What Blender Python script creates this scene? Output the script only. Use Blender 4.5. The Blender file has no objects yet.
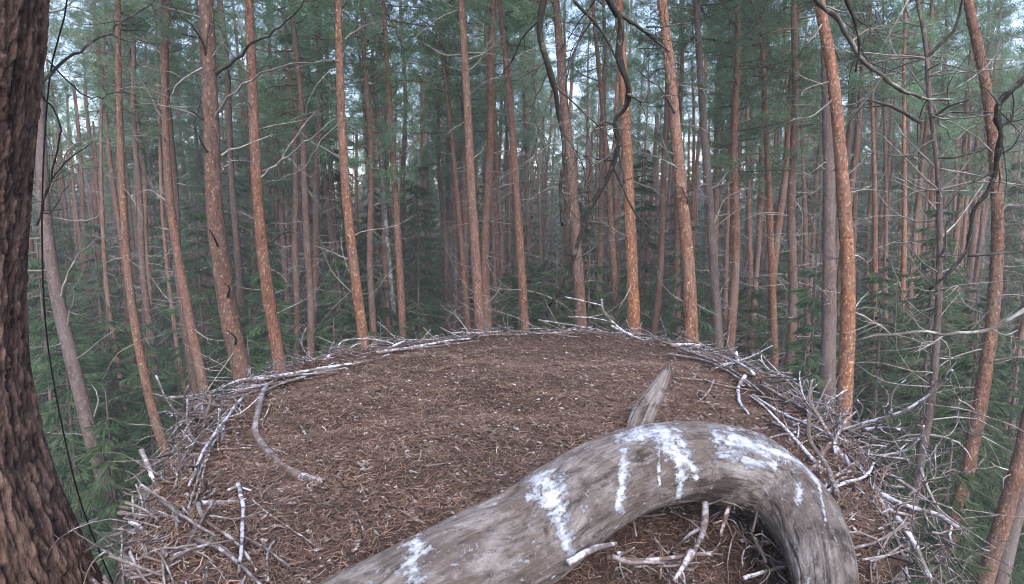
import bpy, math, random
import numpy as np
from mathutils import Vector, noise as mn

# ------------------------------------------------------------------ camera, sky, sun, exposure
S = bpy.context.scene
COL = S.collection
R = math.radians
CAMZ = 15.0
PITCH = 7.0
cam_d = bpy.data.cameras.new("camera")
cam_d.sensor_width = 36.0
cam_d.lens = 18.0 / math.tan(R(40))
cam_d.clip_start = 0.05
cam_d.clip_end = 2000
cam = bpy.data.objects.new("camera", cam_d)
COL.objects.link(cam)
cam.location = (0, 0, CAMZ)
cam.rotation_euler = (R(90 - PITCH), 0, 0)
S.camera = cam
SUN_EL, SUN_AZ = 40.0, 165.0
w = bpy.data.worlds.new("World")
S.world = w
w.use_nodes = True
nt = w.node_tree
bg = nt.nodes["Background"]
sky = nt.nodes.new("ShaderNodeTexSky")
sky.sky_type = 'NISHITA'
sky.sun_disc = False
sky.sun_elevation = R(SUN_EL)
sky.sun_rotation = R(SUN_AZ)
sky.dust_density = 3.0
sky.air_density = 1.3
hs = nt.nodes.new("ShaderNodeHueSaturation")      # thin high cloud: a paler sky
hs.inputs["Saturation"].default_value = 0.85
nt.links.new(sky.outputs[0], hs.inputs["Color"])
tint = nt.nodes.new("ShaderNodeMix"); tint.data_type = 'RGBA'; tint.blend_type = 'MULTIPLY'
tint.inputs[0].default_value = 1.0; tint.inputs[7].default_value = (0.92, 0.97, 1.16, 1)
nt.links.new(hs.outputs[0], tint.inputs[6])
nt.links.new(tint.outputs[2], bg.inputs[0])
bg.inputs[1].default_value = 0.15
sl = bpy.data.lights.new("sun", 'SUN')
sl.energy = 1.3
sl.angle = R(50)
sl.color = (1.0, 0.98, 0.95)
sun = bpy.data.objects.new("sun", sl)
COL.objects.link(sun)
az = R(SUN_AZ)
sd = Vector((math.sin(az) * math.cos(R(SUN_EL)), math.cos(az) * math.cos(R(SUN_EL)), math.sin(R(SUN_EL))))
sun.rotation_euler = sd.to_track_quat('Z', 'Y').to_euler()
sun.location = sd * 60
S.view_settings.view_transform = 'Standard'
S.view_settings.look = 'None'
S.view_settings.gamma = 1.0
S.cycles.pixel_filter_type = 'BLACKMAN_HARRIS'
S.cycles.filter_width = 1.0
S.view_settings.exposure = 1.68
S.cycles.use_denoising = True
HAZE_DENSITY = 0.0021

# ------------------------------------------------------------------ helpers
FPX = 512.0 / math.tan(R(40))
cP, sP = math.cos(R(PITCH)), math.sin(R(PITCH))
def ray(px, py):
    xc = (px - 512) / FPX
    yc = (292 - py) / FPX
    return Vector((xc, cP + yc * sP, -sP + yc * cP))
def PY(px, py, Y):                       # the point on that line of sight Y metres ahead
    d = ray(px, py)
    return Vector((0, 0, CAMZ)) + d * (Y / d.y)
def PZ(px, py, z):                       # the point on that line of sight at height z
    d = ray(px, py)
    return Vector((0, 0, CAMZ)) + d * ((z - CAMZ) / d.z)

def make_mesh(name, V, F, mats, tone=None, smooth=True, attrs=None, midx=None):
    V = np.asarray(V, dtype=np.float32)
    me = bpy.data.meshes.new(name)
    if isinstance(F, np.ndarray):
        n, k = F.shape
        me.vertices.add(len(V)); me.vertices.foreach_set("co", V.ravel())
        me.loops.add(n * k); me.loops.foreach_set("vertex_index", F.astype(np.int32).ravel())
        me.polygons.add(n)
        me.polygons.foreach_set("loop_start", np.arange(0, n * k, k, dtype=np.int32))
        me.update(calc_edges=True)
    else:
        me.from_pydata(V.tolist(), [], F)
    if smooth:
        me.polygons.foreach_set("use_smooth", np.ones(len(me.polygons), dtype=bool))
    for m in (mats if isinstance(mats, (list, tuple)) else [mats]):
        me.materials.append(m)
    if midx is not None:
        me.polygons.foreach_set("material_index", np.asarray(midx, dtype=np.int32))
    if tone is not None:
        a = me.attributes.new("tone", 'FLOAT', 'POINT')
        a.data.foreach_set("value", np.asarray(tone, dtype=np.float32))
    for k, v in (attrs or {}).items():
        v = np.asarray(v, dtype=np.float32)
        if v.ndim == 1:
            me.attributes.new(k, 'FLOAT', 'POINT').data.foreach_set("value", v)
        else:
            me.attributes.new(k, 'FLOAT_VECTOR', 'POINT').data.foreach_set("vector", v.ravel())
    me.update()
    return me

def link(name, data, parent=None, loc=None):
    o = bpy.data.objects.new(name, data)
    COL.objects.link(o)
    if parent: o.parent = parent
    if loc is not None: o.location = loc
    return o
def tag(o, label=None, cat=None, group=None, kind=None):
    if label: o['label'] = label
    if cat: o['category'] = cat
    if group: o['group'] = group
    if kind: o['kind'] = kind
    return o
def copy_obj(o, parent=None):
    c = o.copy(); COL.objects.link(c)
    if parent: c.parent = parent
    return c

def spline(pts, step):
    """Catmull-Rom through the points, resampled about every step."""
    P = np.array([list(p) for p in pts], dtype=float)
    if len(P) == 2:
        n = max(2, int(np.linalg.norm(P[1] - P[0]) / step) + 1)
        t = np.linspace(0, 1, n)[:, None]
        return P[0] * (1 - t) + P[1] * t, np.linspace(0, 1, n)
    Q = np.vstack([2 * P[0] - P[1], P, 2 * P[-1] - P[-2]])
    out, par = [], []
    nseg = len(P) - 1
    for i in range(nseg):
        p0, p1, p2, p3 = Q[i], Q[i + 1], Q[i + 2], Q[i + 3]
        n = max(1, int(np.linalg.norm(p2 - p1) / step))
        for k in range(n):
            t = k / n
            out.append(0.5 * ((2 * p1) + (-p0 + p2) * t + (2 * p0 - 5 * p1 + 4 * p2 - p3) * t * t + (-p0 + 3 * p1 - 3 * p2 + p3) * t ** 3))
            par.append((i + t) / nseg)
    out.append(P[-1]); par.append(1.0)
    return np.array(out), np.array(par)

def frames(P):
    T = np.gradient(P, axis=0)
    T /= np.linalg.norm(T, axis=1)[:, None] + 1e-12
    up = np.array([0, 0, 1.0]) if abs(T[0][2]) < 0.8 else np.array([1.0, 0, 0])
    N = np.zeros_like(P)
    n = np.cross(T[0], np.cross(up, T[0])); n /= np.linalg.norm(n)
    for i in range(len(P)):
        n = n - T[i] * np.dot(n, T[i]); n /= np.linalg.norm(n) + 1e-12
        N[i] = n
    return T, N, np.cross(T, N)

def tube(P, rad, sides, cap=True, disp=None):
    """verts, quads(list) of a swept tube; rad is one radius per point"""
    P = np.asarray(P, float); n = len(P)
    rad = np.broadcast_to(np.asarray(rad, float), (n,))
    T, N, B = frames(P)
    a = np.linspace(0, 2 * np.pi, sides, endpoint=False)
    rr = np.repeat(rad[:, None], sides, 1)
    if disp is not None: rr = rr * disp(n, sides, P)
    V = (P[:, None, :] + rr[:, :, None] * (np.cos(a)[None, :, None] * N[:, None, :] + np.sin(a)[None, :, None] * B[:, None, :])).reshape(-1, 3)
    i = np.arange(n - 1)[:, None] * sides; j = np.arange(sides)[None, :]; j2 = (j + 1) % sides
    F = np.stack([i + j, i + j2, i + sides + j2, i + sides + j], -1).reshape(-1, 4)
    if cap:
        V = np.vstack([V, P[0], P[-1]])
        c0, c1 = n * sides, n * sides + 1
        jj = np.arange(sides); jn = (jj + 1) % sides
        # degenerate quads avoided: close with quads made of triangle pairs
        if sides % 2 == 0:
            h = np.arange(0, sides, 2)
            F = np.vstack([F, np.stack([np.full(len(h), c0), (h + 2) % sides, h + 1, h], -1),
                           np.stack([np.full(len(h), c1), (n - 1) * sides + h, (n - 1) * sides + h + 1, (n - 1) * sides + (h + 2) % sides], -1)])
    return V, F

class MB:
    """collects tubes and quads into one mesh"""
    def __init__(s): s.V = []; s.F = []; s.T = []; s.n = 0
    def add(s, V, F, tone=0.5):
        s.V.append(V); s.F.append(F + s.n); s.n += len(V)
        s.T.append(np.broadcast_to(np.asarray(tone, float), (len(V),)))
    def tube(s, P, rad, sides, tone=0.5, cap=False):
        V, F = tube(P, rad, sides, cap); s.add(V, F, tone)
    def mesh(s, name, mat, smooth=True):
        return make_mesh(name, np.vstack(s.V), np.vstack(s.F), mat, np.concatenate(s.T), smooth)

def rod_path(rs, a, d, L, n, wig, grav=0.0, curl=None):
    """wandering path from a along d"""
    p = np.array(a, float); d = np.array(d, float); d /= np.linalg.norm(d)
    out = [p.copy()]; st = L / n
    bend = rs.normal(0, wig, 3)
    for i in range(n):
        bend = bend * 0.6 + rs.normal(0, wig, 3)
        d = d + bend; d[2] += grav / n
        d /= np.linalg.norm(d)
        p = p + d * st; out.append(p.copy())
    return np.array(out)

def twiggy(mb, rs, a, d, L, r0, level, wig=0.10, grav=0.0, sides=5, n=8, tone=0.5, kids=4, spread=0.9):
    P = rod_path(rs, a, d, L, n, wig, grav)
    rad = r0 * (1 - 0.8 * np.linspace(0, 1, len(P)))
    mb.tube(P, rad, sides, tone)
    if level > 0:
        for k in range(kids):
            i = rs.randint(2, len(P) - 1)
            t = P[i] - P[i - 1]; t /= np.linalg.norm(t)
            q = rs.normal(0, 1, 3); q -= t * q.dot(t); q /= np.linalg.norm(q)
            dd = t * (1 - spread * 0.5) + q * spread
            twiggy(mb, rs, P[i], dd, L * rs.uniform(0.25, 0.55) * (1.25 - i / len(P)), rad[i] * 0.6, level - 1, wig * 1.3, grav, max(3, sides - 1), max(4, n - 2), tone, max(2, kids - 1), spread)
    return P

# ------------------------------------------------------------------ materials
def new_mat(name, rough=0.9):
    m = bpy.data.materials.new(name); m.use_nodes = True
    t = m.node_tree; b = t.nodes["Principled BSDF"]
    b.inputs["Roughness"].default_value = rough
    b.inputs["Specular IOR Level"].default_value = 0.25
    return m, t, b
def N(t, kind, **kw):
    n = t.nodes.new(kind)
    for k, v in kw.items(): setattr(n, k, v)
    return n
def ramp(t, fac, stops, interp='LINEAR'):
    r = N(t, "ShaderNodeValToRGB"); r.color_ramp.interpolation = interp
    el = r.color_ramp.elements
    while len(el) < len(stops): el.new(0.5)
    for e, (p, c) in zip(el, stops):
        e.position = p; e.color = (*c, 1) if len(c) == 3 else c
    t.links.new(fac, r.inputs[0]); return r.outputs[0]
def noise(t, vec, scale, detail=4, rough=0.6, dist=0.0):
    n = N(t, "ShaderNodeTexNoise"); n.inputs["Scale"].default_value = scale
    n.inputs["Detail"].default_value = detail; n.inputs["Roughness"].default_value = rough
    n.inputs["Distortion"].default_value = dist
    if vec is not None: t.links.new(vec, n.inputs["Vector"])
    return n.outputs[0]
def mapping(t, vec, scale=(1, 1, 1)):
    n = N(t, "ShaderNodeMapping"); n.inputs["Scale"].default_value = scale
    t.links.new(vec, n.inputs["Vector"]); return n.outputs[0]
def mix(t, fac, a, b, mode='MIX'):
    n = N(t, "ShaderNodeMix", data_type='RGBA', blend_type=mode)
    for s, v in ((n.inputs[0], fac), (n.inputs[6], a), (n.inputs[7], b)):
        if isinstance(v, (int, float)): s.default_value = v
        elif isinstance(v, tuple): s.default_value = (*v, 1)
        else: t.links.new(v, s)
    return n.outputs[2]
def mathn(t, op, a, b=None, c=None):
    n = N(t, "ShaderNodeMath", operation=op)
    for s, v in zip(n.inputs, (a, b, c)):
        if v is None: continue
        if isinstance(v, (int, float)): s.default_value = v
        else: t.links.new(v, s)
    return n.outputs[0]
def bump(t, b, h, strength, dist):
    n = N(t, "ShaderNodeBump"); n.inputs["Strength"].default_value = strength; n.inputs["Distance"].default_value = dist
    t.links.new(h, n.inputs["Height"]); t.links.new(n.outputs[0], b.inputs["Normal"])
def attr(t, name):
    return N(t, "ShaderNodeAttribute", attribute_name=name)
def objrand(t): return N(t, "ShaderNodeObjectInfo").outputs["Random"]
def coords(t): return N(t, "ShaderNodeTexCoord").outputs["Object"]

def pine_bark(name, dark, mid, light, flake, greyamt=0.3):
    m, t, b = new_mat(name, 0.85)
    co = coords(t)
    warp = mapping(t, co, (1, 1, 0.28))
    n1 = noise(t, warp, 15, 7, 0.75, 0.6)
    n2 = noise(t, mapping(t, co, (1, 1, 0.6)), 30, 4, 0.7)
    n4 = noise(t, mapping(t, co, (1, 1, 0.45)), 38, 4, 0.7)
    n3 = noise(t, co, 0.9, 3, 0.6)
    c = ramp(t, n1, [(0.28, dark), (0.47, mid), (0.66, light)])
    c = mix(t, ramp(t, n2, [(0.57, (0, 0, 0)), (0.63, (1, 1, 1))]), c, flake)
    c = mix(t, mathn(t, 'MULTIPLY', ramp(t, n4, [(0.58, (0, 0, 0)), (0.64, (1, 1, 1))]), 0.8), c, tuple(0.6 * v for v in dark))
    grey = mathn(t, 'MULTIPLY', ramp(t, n3, [(0.42, (0, 0, 0)), (0.68, (1, 1, 1))]), greyamt)
    c = mix(t, grey, c, (0.15, 0.125, 0.12))
    hv = N(t, "ShaderNodeHueSaturation"); t.links.new(c, hv.inputs["Color"])
    rr = objrand(t)
    t.links.new(mathn(t, 'MULTIPLY_ADD', rr, 0.5, 0.72), hv.inputs["Value"])
    t.links.new(mathn(t, 'MULTIPLY_ADD', rr, 0.3, 0.8), hv.inputs["Saturation"])
    t.links.new(hv.outputs[0], b.inputs["Base Color"])
    bump(t, b, mathn(t, 'ADD', n1, n2), 0.8, 0.02)
    return m
M_BARK = pine_bark("pine_bark", (0.038, 0.019, 0.013), (0.128, 0.058, 0.038), (0.212, 0.102, 0.066), (0.33, 0.20, 0.125), 0.3)
M_BARK_ORANGE = pine_bark("orange_bark", (0.050, 0.022, 0.015), (0.148, 0.066, 0.040), (0.245, 0.118, 0.070), (0.39, 0.255, 0.16), 0.3)
M_BARK_GREY = pine_bark("grey_bark", (0.038, 0.026, 0.024), (0.10, 0.067, 0.060), (0.165, 0.117, 0.106), (0.21, 0.15, 0.13), 0.6)
M_BARK_FAR = pine_bark("far_bark", (0.042, 0.023, 0.017), (0.115, 0.058, 0.041), (0.185, 0.100, 0.070), (0.25, 0.155, 0.108), 0.5)

def old_bark():
    m, t, b = new_mat("old_bark", 0.9)
    co = coords(t)
    tone = attr(t, "tone").outputs["Fac"]
    n1 = noise(t, mapping(t, co, (1, 1, 0.35)), 30, 7, 0.7, 0.4)
    n2 = noise(t, mapping(t, co, (1, 1, 0.6)), 90, 5, 0.65)
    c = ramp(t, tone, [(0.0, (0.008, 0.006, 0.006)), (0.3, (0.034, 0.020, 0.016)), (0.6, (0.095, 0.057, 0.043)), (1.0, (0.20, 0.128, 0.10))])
    c = mix(t, mathn(t, 'MULTIPLY', ramp(t, n1, [(0.5, (0, 0, 0)), (0.64, (1, 1, 1))]), 0.6), c, (0.15, 0.098, 0.085))
    c = mix(t, mathn(t, 'MULTIPLY', ramp(t, n2, [(0.52, (0, 0, 0)), (0.66, (1, 1, 1))]), 0.5), c, (0.05, 0.03, 0.028))
    t.links.new(c, b.inputs["Base Color"])
    bump(t, b, mathn(t, 'ADD', n1, n2), 0.9, 0.012)
    return m
M_OLDBARK = old_bark()

def dead_wood(name, base, dark, white, wamt, scale=14.0):
    m, t, b = new_mat(name, 0.85)
    co = coords(t)
    r = objrand(t)
    v = N(t, "ShaderNodeVectorMath", operation='ADD'); t.links.new(co, v.inputs[0])
    cx = N(t, "ShaderNodeCombineXYZ"); t.links.new(mathn(t, 'MULTIPLY', r, 40.0), cx.inputs[0]); t.links.new(cx.outputs[0], v.inputs[1])
    co = v.outputs[0]
    n1 = noise(t, co, scale * 2.2, 6, 0.7)
    n2 = noise(t, co, scale, 4, 0.6, 0.6)
    tone = attr(t, "tone").outputs["Fac"]
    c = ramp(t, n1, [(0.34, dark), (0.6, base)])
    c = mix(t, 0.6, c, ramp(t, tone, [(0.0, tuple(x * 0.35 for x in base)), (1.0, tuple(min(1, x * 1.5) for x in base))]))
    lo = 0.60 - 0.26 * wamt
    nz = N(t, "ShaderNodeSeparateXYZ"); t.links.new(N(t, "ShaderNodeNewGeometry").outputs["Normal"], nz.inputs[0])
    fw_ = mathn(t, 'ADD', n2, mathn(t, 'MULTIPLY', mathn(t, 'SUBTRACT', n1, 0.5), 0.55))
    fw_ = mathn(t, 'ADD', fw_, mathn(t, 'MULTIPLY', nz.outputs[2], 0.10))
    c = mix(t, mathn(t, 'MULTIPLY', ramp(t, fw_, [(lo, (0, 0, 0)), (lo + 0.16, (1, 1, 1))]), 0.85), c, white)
    t.links.new(c, b.inputs["Base Color"])
    bump(t, b, n1, 0.6, 0.004)
    return m
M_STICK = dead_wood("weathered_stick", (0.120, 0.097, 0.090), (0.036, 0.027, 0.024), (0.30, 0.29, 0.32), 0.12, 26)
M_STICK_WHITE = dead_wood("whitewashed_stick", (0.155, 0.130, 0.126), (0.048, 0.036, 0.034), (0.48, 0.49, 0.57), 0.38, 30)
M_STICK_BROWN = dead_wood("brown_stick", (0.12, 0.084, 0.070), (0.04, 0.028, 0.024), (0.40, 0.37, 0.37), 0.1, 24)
M_TWIG = dead_wood("dead_twig", (0.14, 0.12, 0.11), (0.045, 0.04, 0.036), (0.27, 0.26, 0.23), 0.3, 6)
M_TWIG_PALE = dead_wood("pale_dead_twig", (0.20, 0.175, 0.16), (0.075, 0.062, 0.056), (0.33, 0.32, 0.295), 0.4, 6)
M_TWIG_DARK = dead_wood("dark_lichened_branch", (0.045, 0.038, 0.033), (0.014, 0.012, 0.011), (0.11, 0.115, 0.095), 0.25, 24)

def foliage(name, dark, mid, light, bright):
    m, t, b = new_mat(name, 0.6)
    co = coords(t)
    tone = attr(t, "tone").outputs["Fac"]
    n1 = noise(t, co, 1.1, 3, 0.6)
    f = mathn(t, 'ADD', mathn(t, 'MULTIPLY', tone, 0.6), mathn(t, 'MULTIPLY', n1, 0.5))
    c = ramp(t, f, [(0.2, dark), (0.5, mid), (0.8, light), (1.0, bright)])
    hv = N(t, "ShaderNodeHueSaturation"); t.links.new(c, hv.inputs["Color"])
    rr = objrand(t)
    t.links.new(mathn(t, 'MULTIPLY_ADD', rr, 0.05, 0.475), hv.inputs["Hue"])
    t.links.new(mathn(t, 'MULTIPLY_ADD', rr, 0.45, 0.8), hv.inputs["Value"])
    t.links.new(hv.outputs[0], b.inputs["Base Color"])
    tr = N(t, "ShaderNodeBsdfTranslucent"); t.links.new(hv.outputs[0], tr.inputs[0])
    mx = N(t, "ShaderNodeMixShader"); mx.inputs[0].default_value = 0.5
    t.links.new(b.outputs[0], mx.inputs[1]); t.links.new(tr.outputs[0], mx.inputs[2])
    t.links.new(mx.outputs[0], t.nodes["Material Output"].inputs[0])
    return m
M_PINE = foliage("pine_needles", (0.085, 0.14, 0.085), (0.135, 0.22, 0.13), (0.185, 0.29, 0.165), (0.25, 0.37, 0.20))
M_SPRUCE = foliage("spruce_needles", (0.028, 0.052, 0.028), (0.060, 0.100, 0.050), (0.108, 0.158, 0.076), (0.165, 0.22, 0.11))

def litter():
    m, t, b = new_mat("needle_litter", 0.95)
    co = coords(t)
    n1 = noise(t, co, 90, 6, 0.75); n2 = noise(t, co, 3.2, 4, 0.6); n3 = noise(t, co, 260, 3, 0.6)
    c = ramp(t, n1, [(0.3, (0.028, 0.018, 0.015)), (0.5, (0.085, 0.053, 0.044)), (0.7, (0.17, 0.112, 0.09))])
    c = mix(t, mathn(t, 'MULTIPLY', ramp(t, n2, [(0.4, (0, 0, 0)), (0.7, (1, 1, 1))]), 0.4), c, (0.06, 0.038, 0.03))
    t.links.new(c, b.inputs["Base Color"])
    bump(t, b, mathn(t, 'ADD', n1, n3), 1.0, 0.015)
    return m
M_LITTER = litter()
def strands(name, stops):
    m, t, b = new_mat(name, 0.8)
    c = ramp(t, attr(t, "tone").outputs["Fac"], stops)
    n = noise(t, coords(t), 2.6, 4, 0.6)
    c = mix(t, mathn(t, 'MULTIPLY', ramp(t, n, [(0.42, (0, 0, 0)), (0.62, (1, 1, 1))]), 0.35), c, (0.11, 0.074, 0.064))
    t.links.new(c, b.inputs["Base Color"]); return m
M_NEEDLES = strands("dry_needles", [(0.0, (0.026, 0.017, 0.015)), (0.4, (0.132, 0.078, 0.056)), (0.75, (0.26, 0.166, 0.120)), (0.94, (0.38, 0.285, 0.24)), (1.0, (0.58, 0.52, 0.50))])
def plain(name, col, rough=0.8):
    m, t, b = new_mat(name, rough)
    n = noise(t, coords(t), 60, 4, 0.6)
    c = ramp(t, n, [(0.3, tuple(x * 0.6 for x in col)), (0.65, col)])
    t.links.new(c, b.inputs["Base Color"]); return m
M_CHIP = plain("pale_chip", (0.55, 0.52, 0.54))
M_MOSS = plain("moss_tuft", (0.10, 0.088, 0.035))
M_CABLE = plain("black_cable", (0.012, 0.012, 0.014), 0.5)
M_HOLLOW = plain("dark_hollow", (0.02, 0.016, 0.014))

def log_wood():
    m, t, b = new_mat("weathered_log_wood", 0.8)
    g = attr(t, "grain").outputs["Vector"]
    wh = attr(t, "white").outputs["Fac"]; dk = attr(t, "dark").outputs["Fac"]
    co = coords(t)
    n1 = noise(t, g, 42, 9, 0.78, 0.5)
    n2 = noise(t, co, 13, 5, 0.65, 0.4)
    n3 = noise(t, mapping(t, co, (1, 1, 1)), 70, 6, 0.75)
    n5 = noise(t, g, 95, 6, 0.8, 0.3)
    n6 = noise(t, co, 5.5, 4, 0.6, 0.5)
    c = ramp(t, n1, [(0.37, (0.048, 0.038, 0.034)), (0.44, (0.165, 0.137, 0.127)), (0.54, (0.27, 0.235, 0.222)), (0.68, (0.42, 0.385, 0.375))])
    c = mix(t, mathn(t, 'MULTIPLY', ramp(t, n2, [(0.44, (0, 0, 0)), (0.60, (1, 1, 1))]), 0.65), c, (0.115, 0.083, 0.066))
    c = mix(t, mathn(t, 'MULTIPLY', ramp(t, n6, [(0.52, (0, 0, 0)), (0.62, (1, 1, 1))]), 0.35), c, (0.09, 0.075, 0.068))
    c = mix(t, mathn(t, 'MULTIPLY', ramp(t, n5, [(0.56, (0, 0, 0)), (0.61, (1, 1, 1))]), 0.6), c, (0.045, 0.036, 0.033))
    c = mix(t, mathn(t, 'MULTIPLY', ramp(t, n3, [(0.58, (0, 0, 0)), (0.63, (1, 1, 1))]), 0.6), c, (0.34, 0.325, 0.335))
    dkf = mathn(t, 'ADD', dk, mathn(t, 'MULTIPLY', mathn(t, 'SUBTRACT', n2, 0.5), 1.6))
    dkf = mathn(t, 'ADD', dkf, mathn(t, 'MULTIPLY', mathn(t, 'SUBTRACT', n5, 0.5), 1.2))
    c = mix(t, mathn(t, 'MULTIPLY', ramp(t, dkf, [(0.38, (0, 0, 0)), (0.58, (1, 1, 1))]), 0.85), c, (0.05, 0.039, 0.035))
    # dried droppings: thick chalk, its edge broken by the grain
    n4 = noise(t, g, 60, 6, 0.8, 0.8)
    e = mathn(t, 'ADD', wh, mathn(t, 'MULTIPLY', mathn(t, 'SUBTRACT', n4, 0.5), 2.6))
    e = mathn(t, 'ADD', e, mathn(t, 'MULTIPLY', mathn(t, 'SUBTRACT', n3, 0.5), 2.4))
    wf = ramp(t, e, [(0.44, (0, 0, 0)), (0.56, (0.45, 0.45, 0.45)), (0.90, (1, 1, 1))])
    c = mix(t, mathn(t, 'MULTIPLY', wf, 0.93), c, ramp(t, n2, [(0.35, (0.50, 0.53, 0.62)), (0.55, (0.74, 0.78, 0.88))]))
    t.links.new(c, b.inputs["Base Color"])
    bump(t, b, mathn(t, 'ADD', mathn(t, 'ADD', n1, mathn(t, 'MULTIPLY', n3, 0.5)), mathn(t, 'MULTIPLY', wf, 0.3)), 1.0, 0.02)
    return m
M_LOG = log_wood()

def floor_mat():
    m, t, b = new_mat("mossy_forest_floor", 0.95)
    co = coords(t)
    n1 = noise(t, co, 0.5, 8, 0.7); n2 = noise(t, co, 6, 6, 0.7)
    c = ramp(t, n1, [(0.35, (0.03, 0.042, 0.022)), (0.5, (0.05, 0.06, 0.028)), (0.65, (0.07, 0.05, 0.034))])
    c = mix(t, mathn(t, 'MULTIPLY', n2, 0.5), c, (0.04, 0.05, 0.025))
    t.links.new(c, b.inputs["Base Color"]); bump(t, b, n2, 1.0, 0.1)
    return m
M_FLOOR = floor_mat()

# ------------------------------------------------------------------ forest floor
def ground():
    n = 120
    u = np.linspace(-1, 1, n); sx = np.sign(u) * np.abs(u) ** 2 * 420
    X, Y = np.meshgrid(sx, sx)
    Z = 0.25 * np.sin(X * 0.11) * np.cos(Y * 0.09) + 0.12 * np.sin(X * 0.5 + Y * 0.37)
    V = np.stack([X, Y, Z], -1).reshape(-1, 3)
    i = np.arange(n - 1)[:, None] * n; j = np.arange(n - 1)[None, :]
    F = np.stack([i + j, i + j + 1, i + n + j + 1, i + n + j], -1).reshape(-1, 4)
    o = link("forest_floor", make_mesh("forest_floor", V, F, M_FLOOR)); tag(o, kind='structure')
ground()
def gz(x, y): return 0.25 * math.sin(x * 0.11) * math.cos(y * 0.09) + 0.12 * math.sin(x * 0.5 + y * 0.37)

# ------------------------------------------------------------------ tree kit
def blades(C, D, L, W, rs, tone):
    """one narrow quad per row: base C, direction D, length L, width W"""
    n = len(C)
    D = D / (np.linalg.norm(D, axis=1)[:, None] + 1e-9)
    q = rs.normal(0, 1, (n, 3)); q -= D * (q * D).sum(1)[:, None]; q /= np.linalg.norm(q, axis=1)[:, None] + 1e-9
    L = L[:, None]; W = W[:, None]
    V = np.stack([C - q * W * 0.3, C + D * L * 0.5 - q * W * 0.5, C + D * L, C + D * L * 0.5 + q * W * 0.5], 1).reshape(-1, 3)
    F = np.arange(4 * n).reshape(n, 4)
    return V, F, np.repeat(tone, 4)

def crown_pine(seed, H0, H1, Rmax, nb, density=1.0):
    rs = np.random.RandomState(seed)
    wood = MB(); C = []; D = []; T = []
    for k in range(nb):
        f = (k + rs.uniform(0, 1)) / nb
        z = H0 + (H1 - H0) * f ** 0.9
        prof = math.sin(math.pi * min(1, 0.18 + 0.80 * f)) ** 0.7
        L = Rmax * prof * rs.uniform(0.55, 1.15) * (0.75 if f < 0.12 else 1)
        a = rs.uniform(0, 2 * math.pi)
        up = -0.1 + 0.9 * f + rs.normal(0, 0.12)
        P = rod_path(rs, (0.02 * math.sin(z), 0, z), (math.cos(a), math.sin(a), up * 0.6), L, 7, 0.10, 0.25)
        wood.tube(P, 0.022 * (1 - 0.8 * np.linspace(0, 1, 8)) * (1.3 - 0.7 * f), 4, 0.4)
        bt = rs.uniform(0.1, 0.9)
        nt_ = int(rs.randint(13, 22) * density)
        for _ in range(nt_):
            i = rs.randint(2, 8)
            base = P[i]; fr = i / 7
            off = rs.normal(0, 1, 3) * np.array([1, 1, 0.45]) * 0.36 * (0.55 + 0.6 * (1 - fr)) * L / 2
            tip = base + off
            if rs.rand() < 0.4: wood.tube(np.array([P[i - 1], (base + tip) / 2 + rs.normal(0, .03, 3), tip]), np.array([0.008, 0.006, 0.003]), 3, 0.4)
            m = rs.randint(16, 26)
            ax = off / (np.linalg.norm(off) + 1e-6) * 0.6 + np.array([0, 0, 0.55])
            dd = rs.normal(0, 0.75, (m, 3)) + ax
            C.append(np.repeat(tip[None], m, 0) + rs.normal(0, 0.06, (m, 3))); D.append(dd)
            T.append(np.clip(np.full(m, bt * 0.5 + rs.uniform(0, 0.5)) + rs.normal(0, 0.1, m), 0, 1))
    C = np.vstack(C); D = np.vstack(D); T = np.concatenate(T); n = len(C)
    V, F, tt = blades(C, D, rs.uniform(0.10, 0.20, n), rs.uniform(0.013, 0.026, n), rs, T)
    return make_mesh("pine_crown", V, F, M_PINE, tt, smooth=False), wood.mesh("crown_limbs", M_BARK_FAR)

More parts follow.
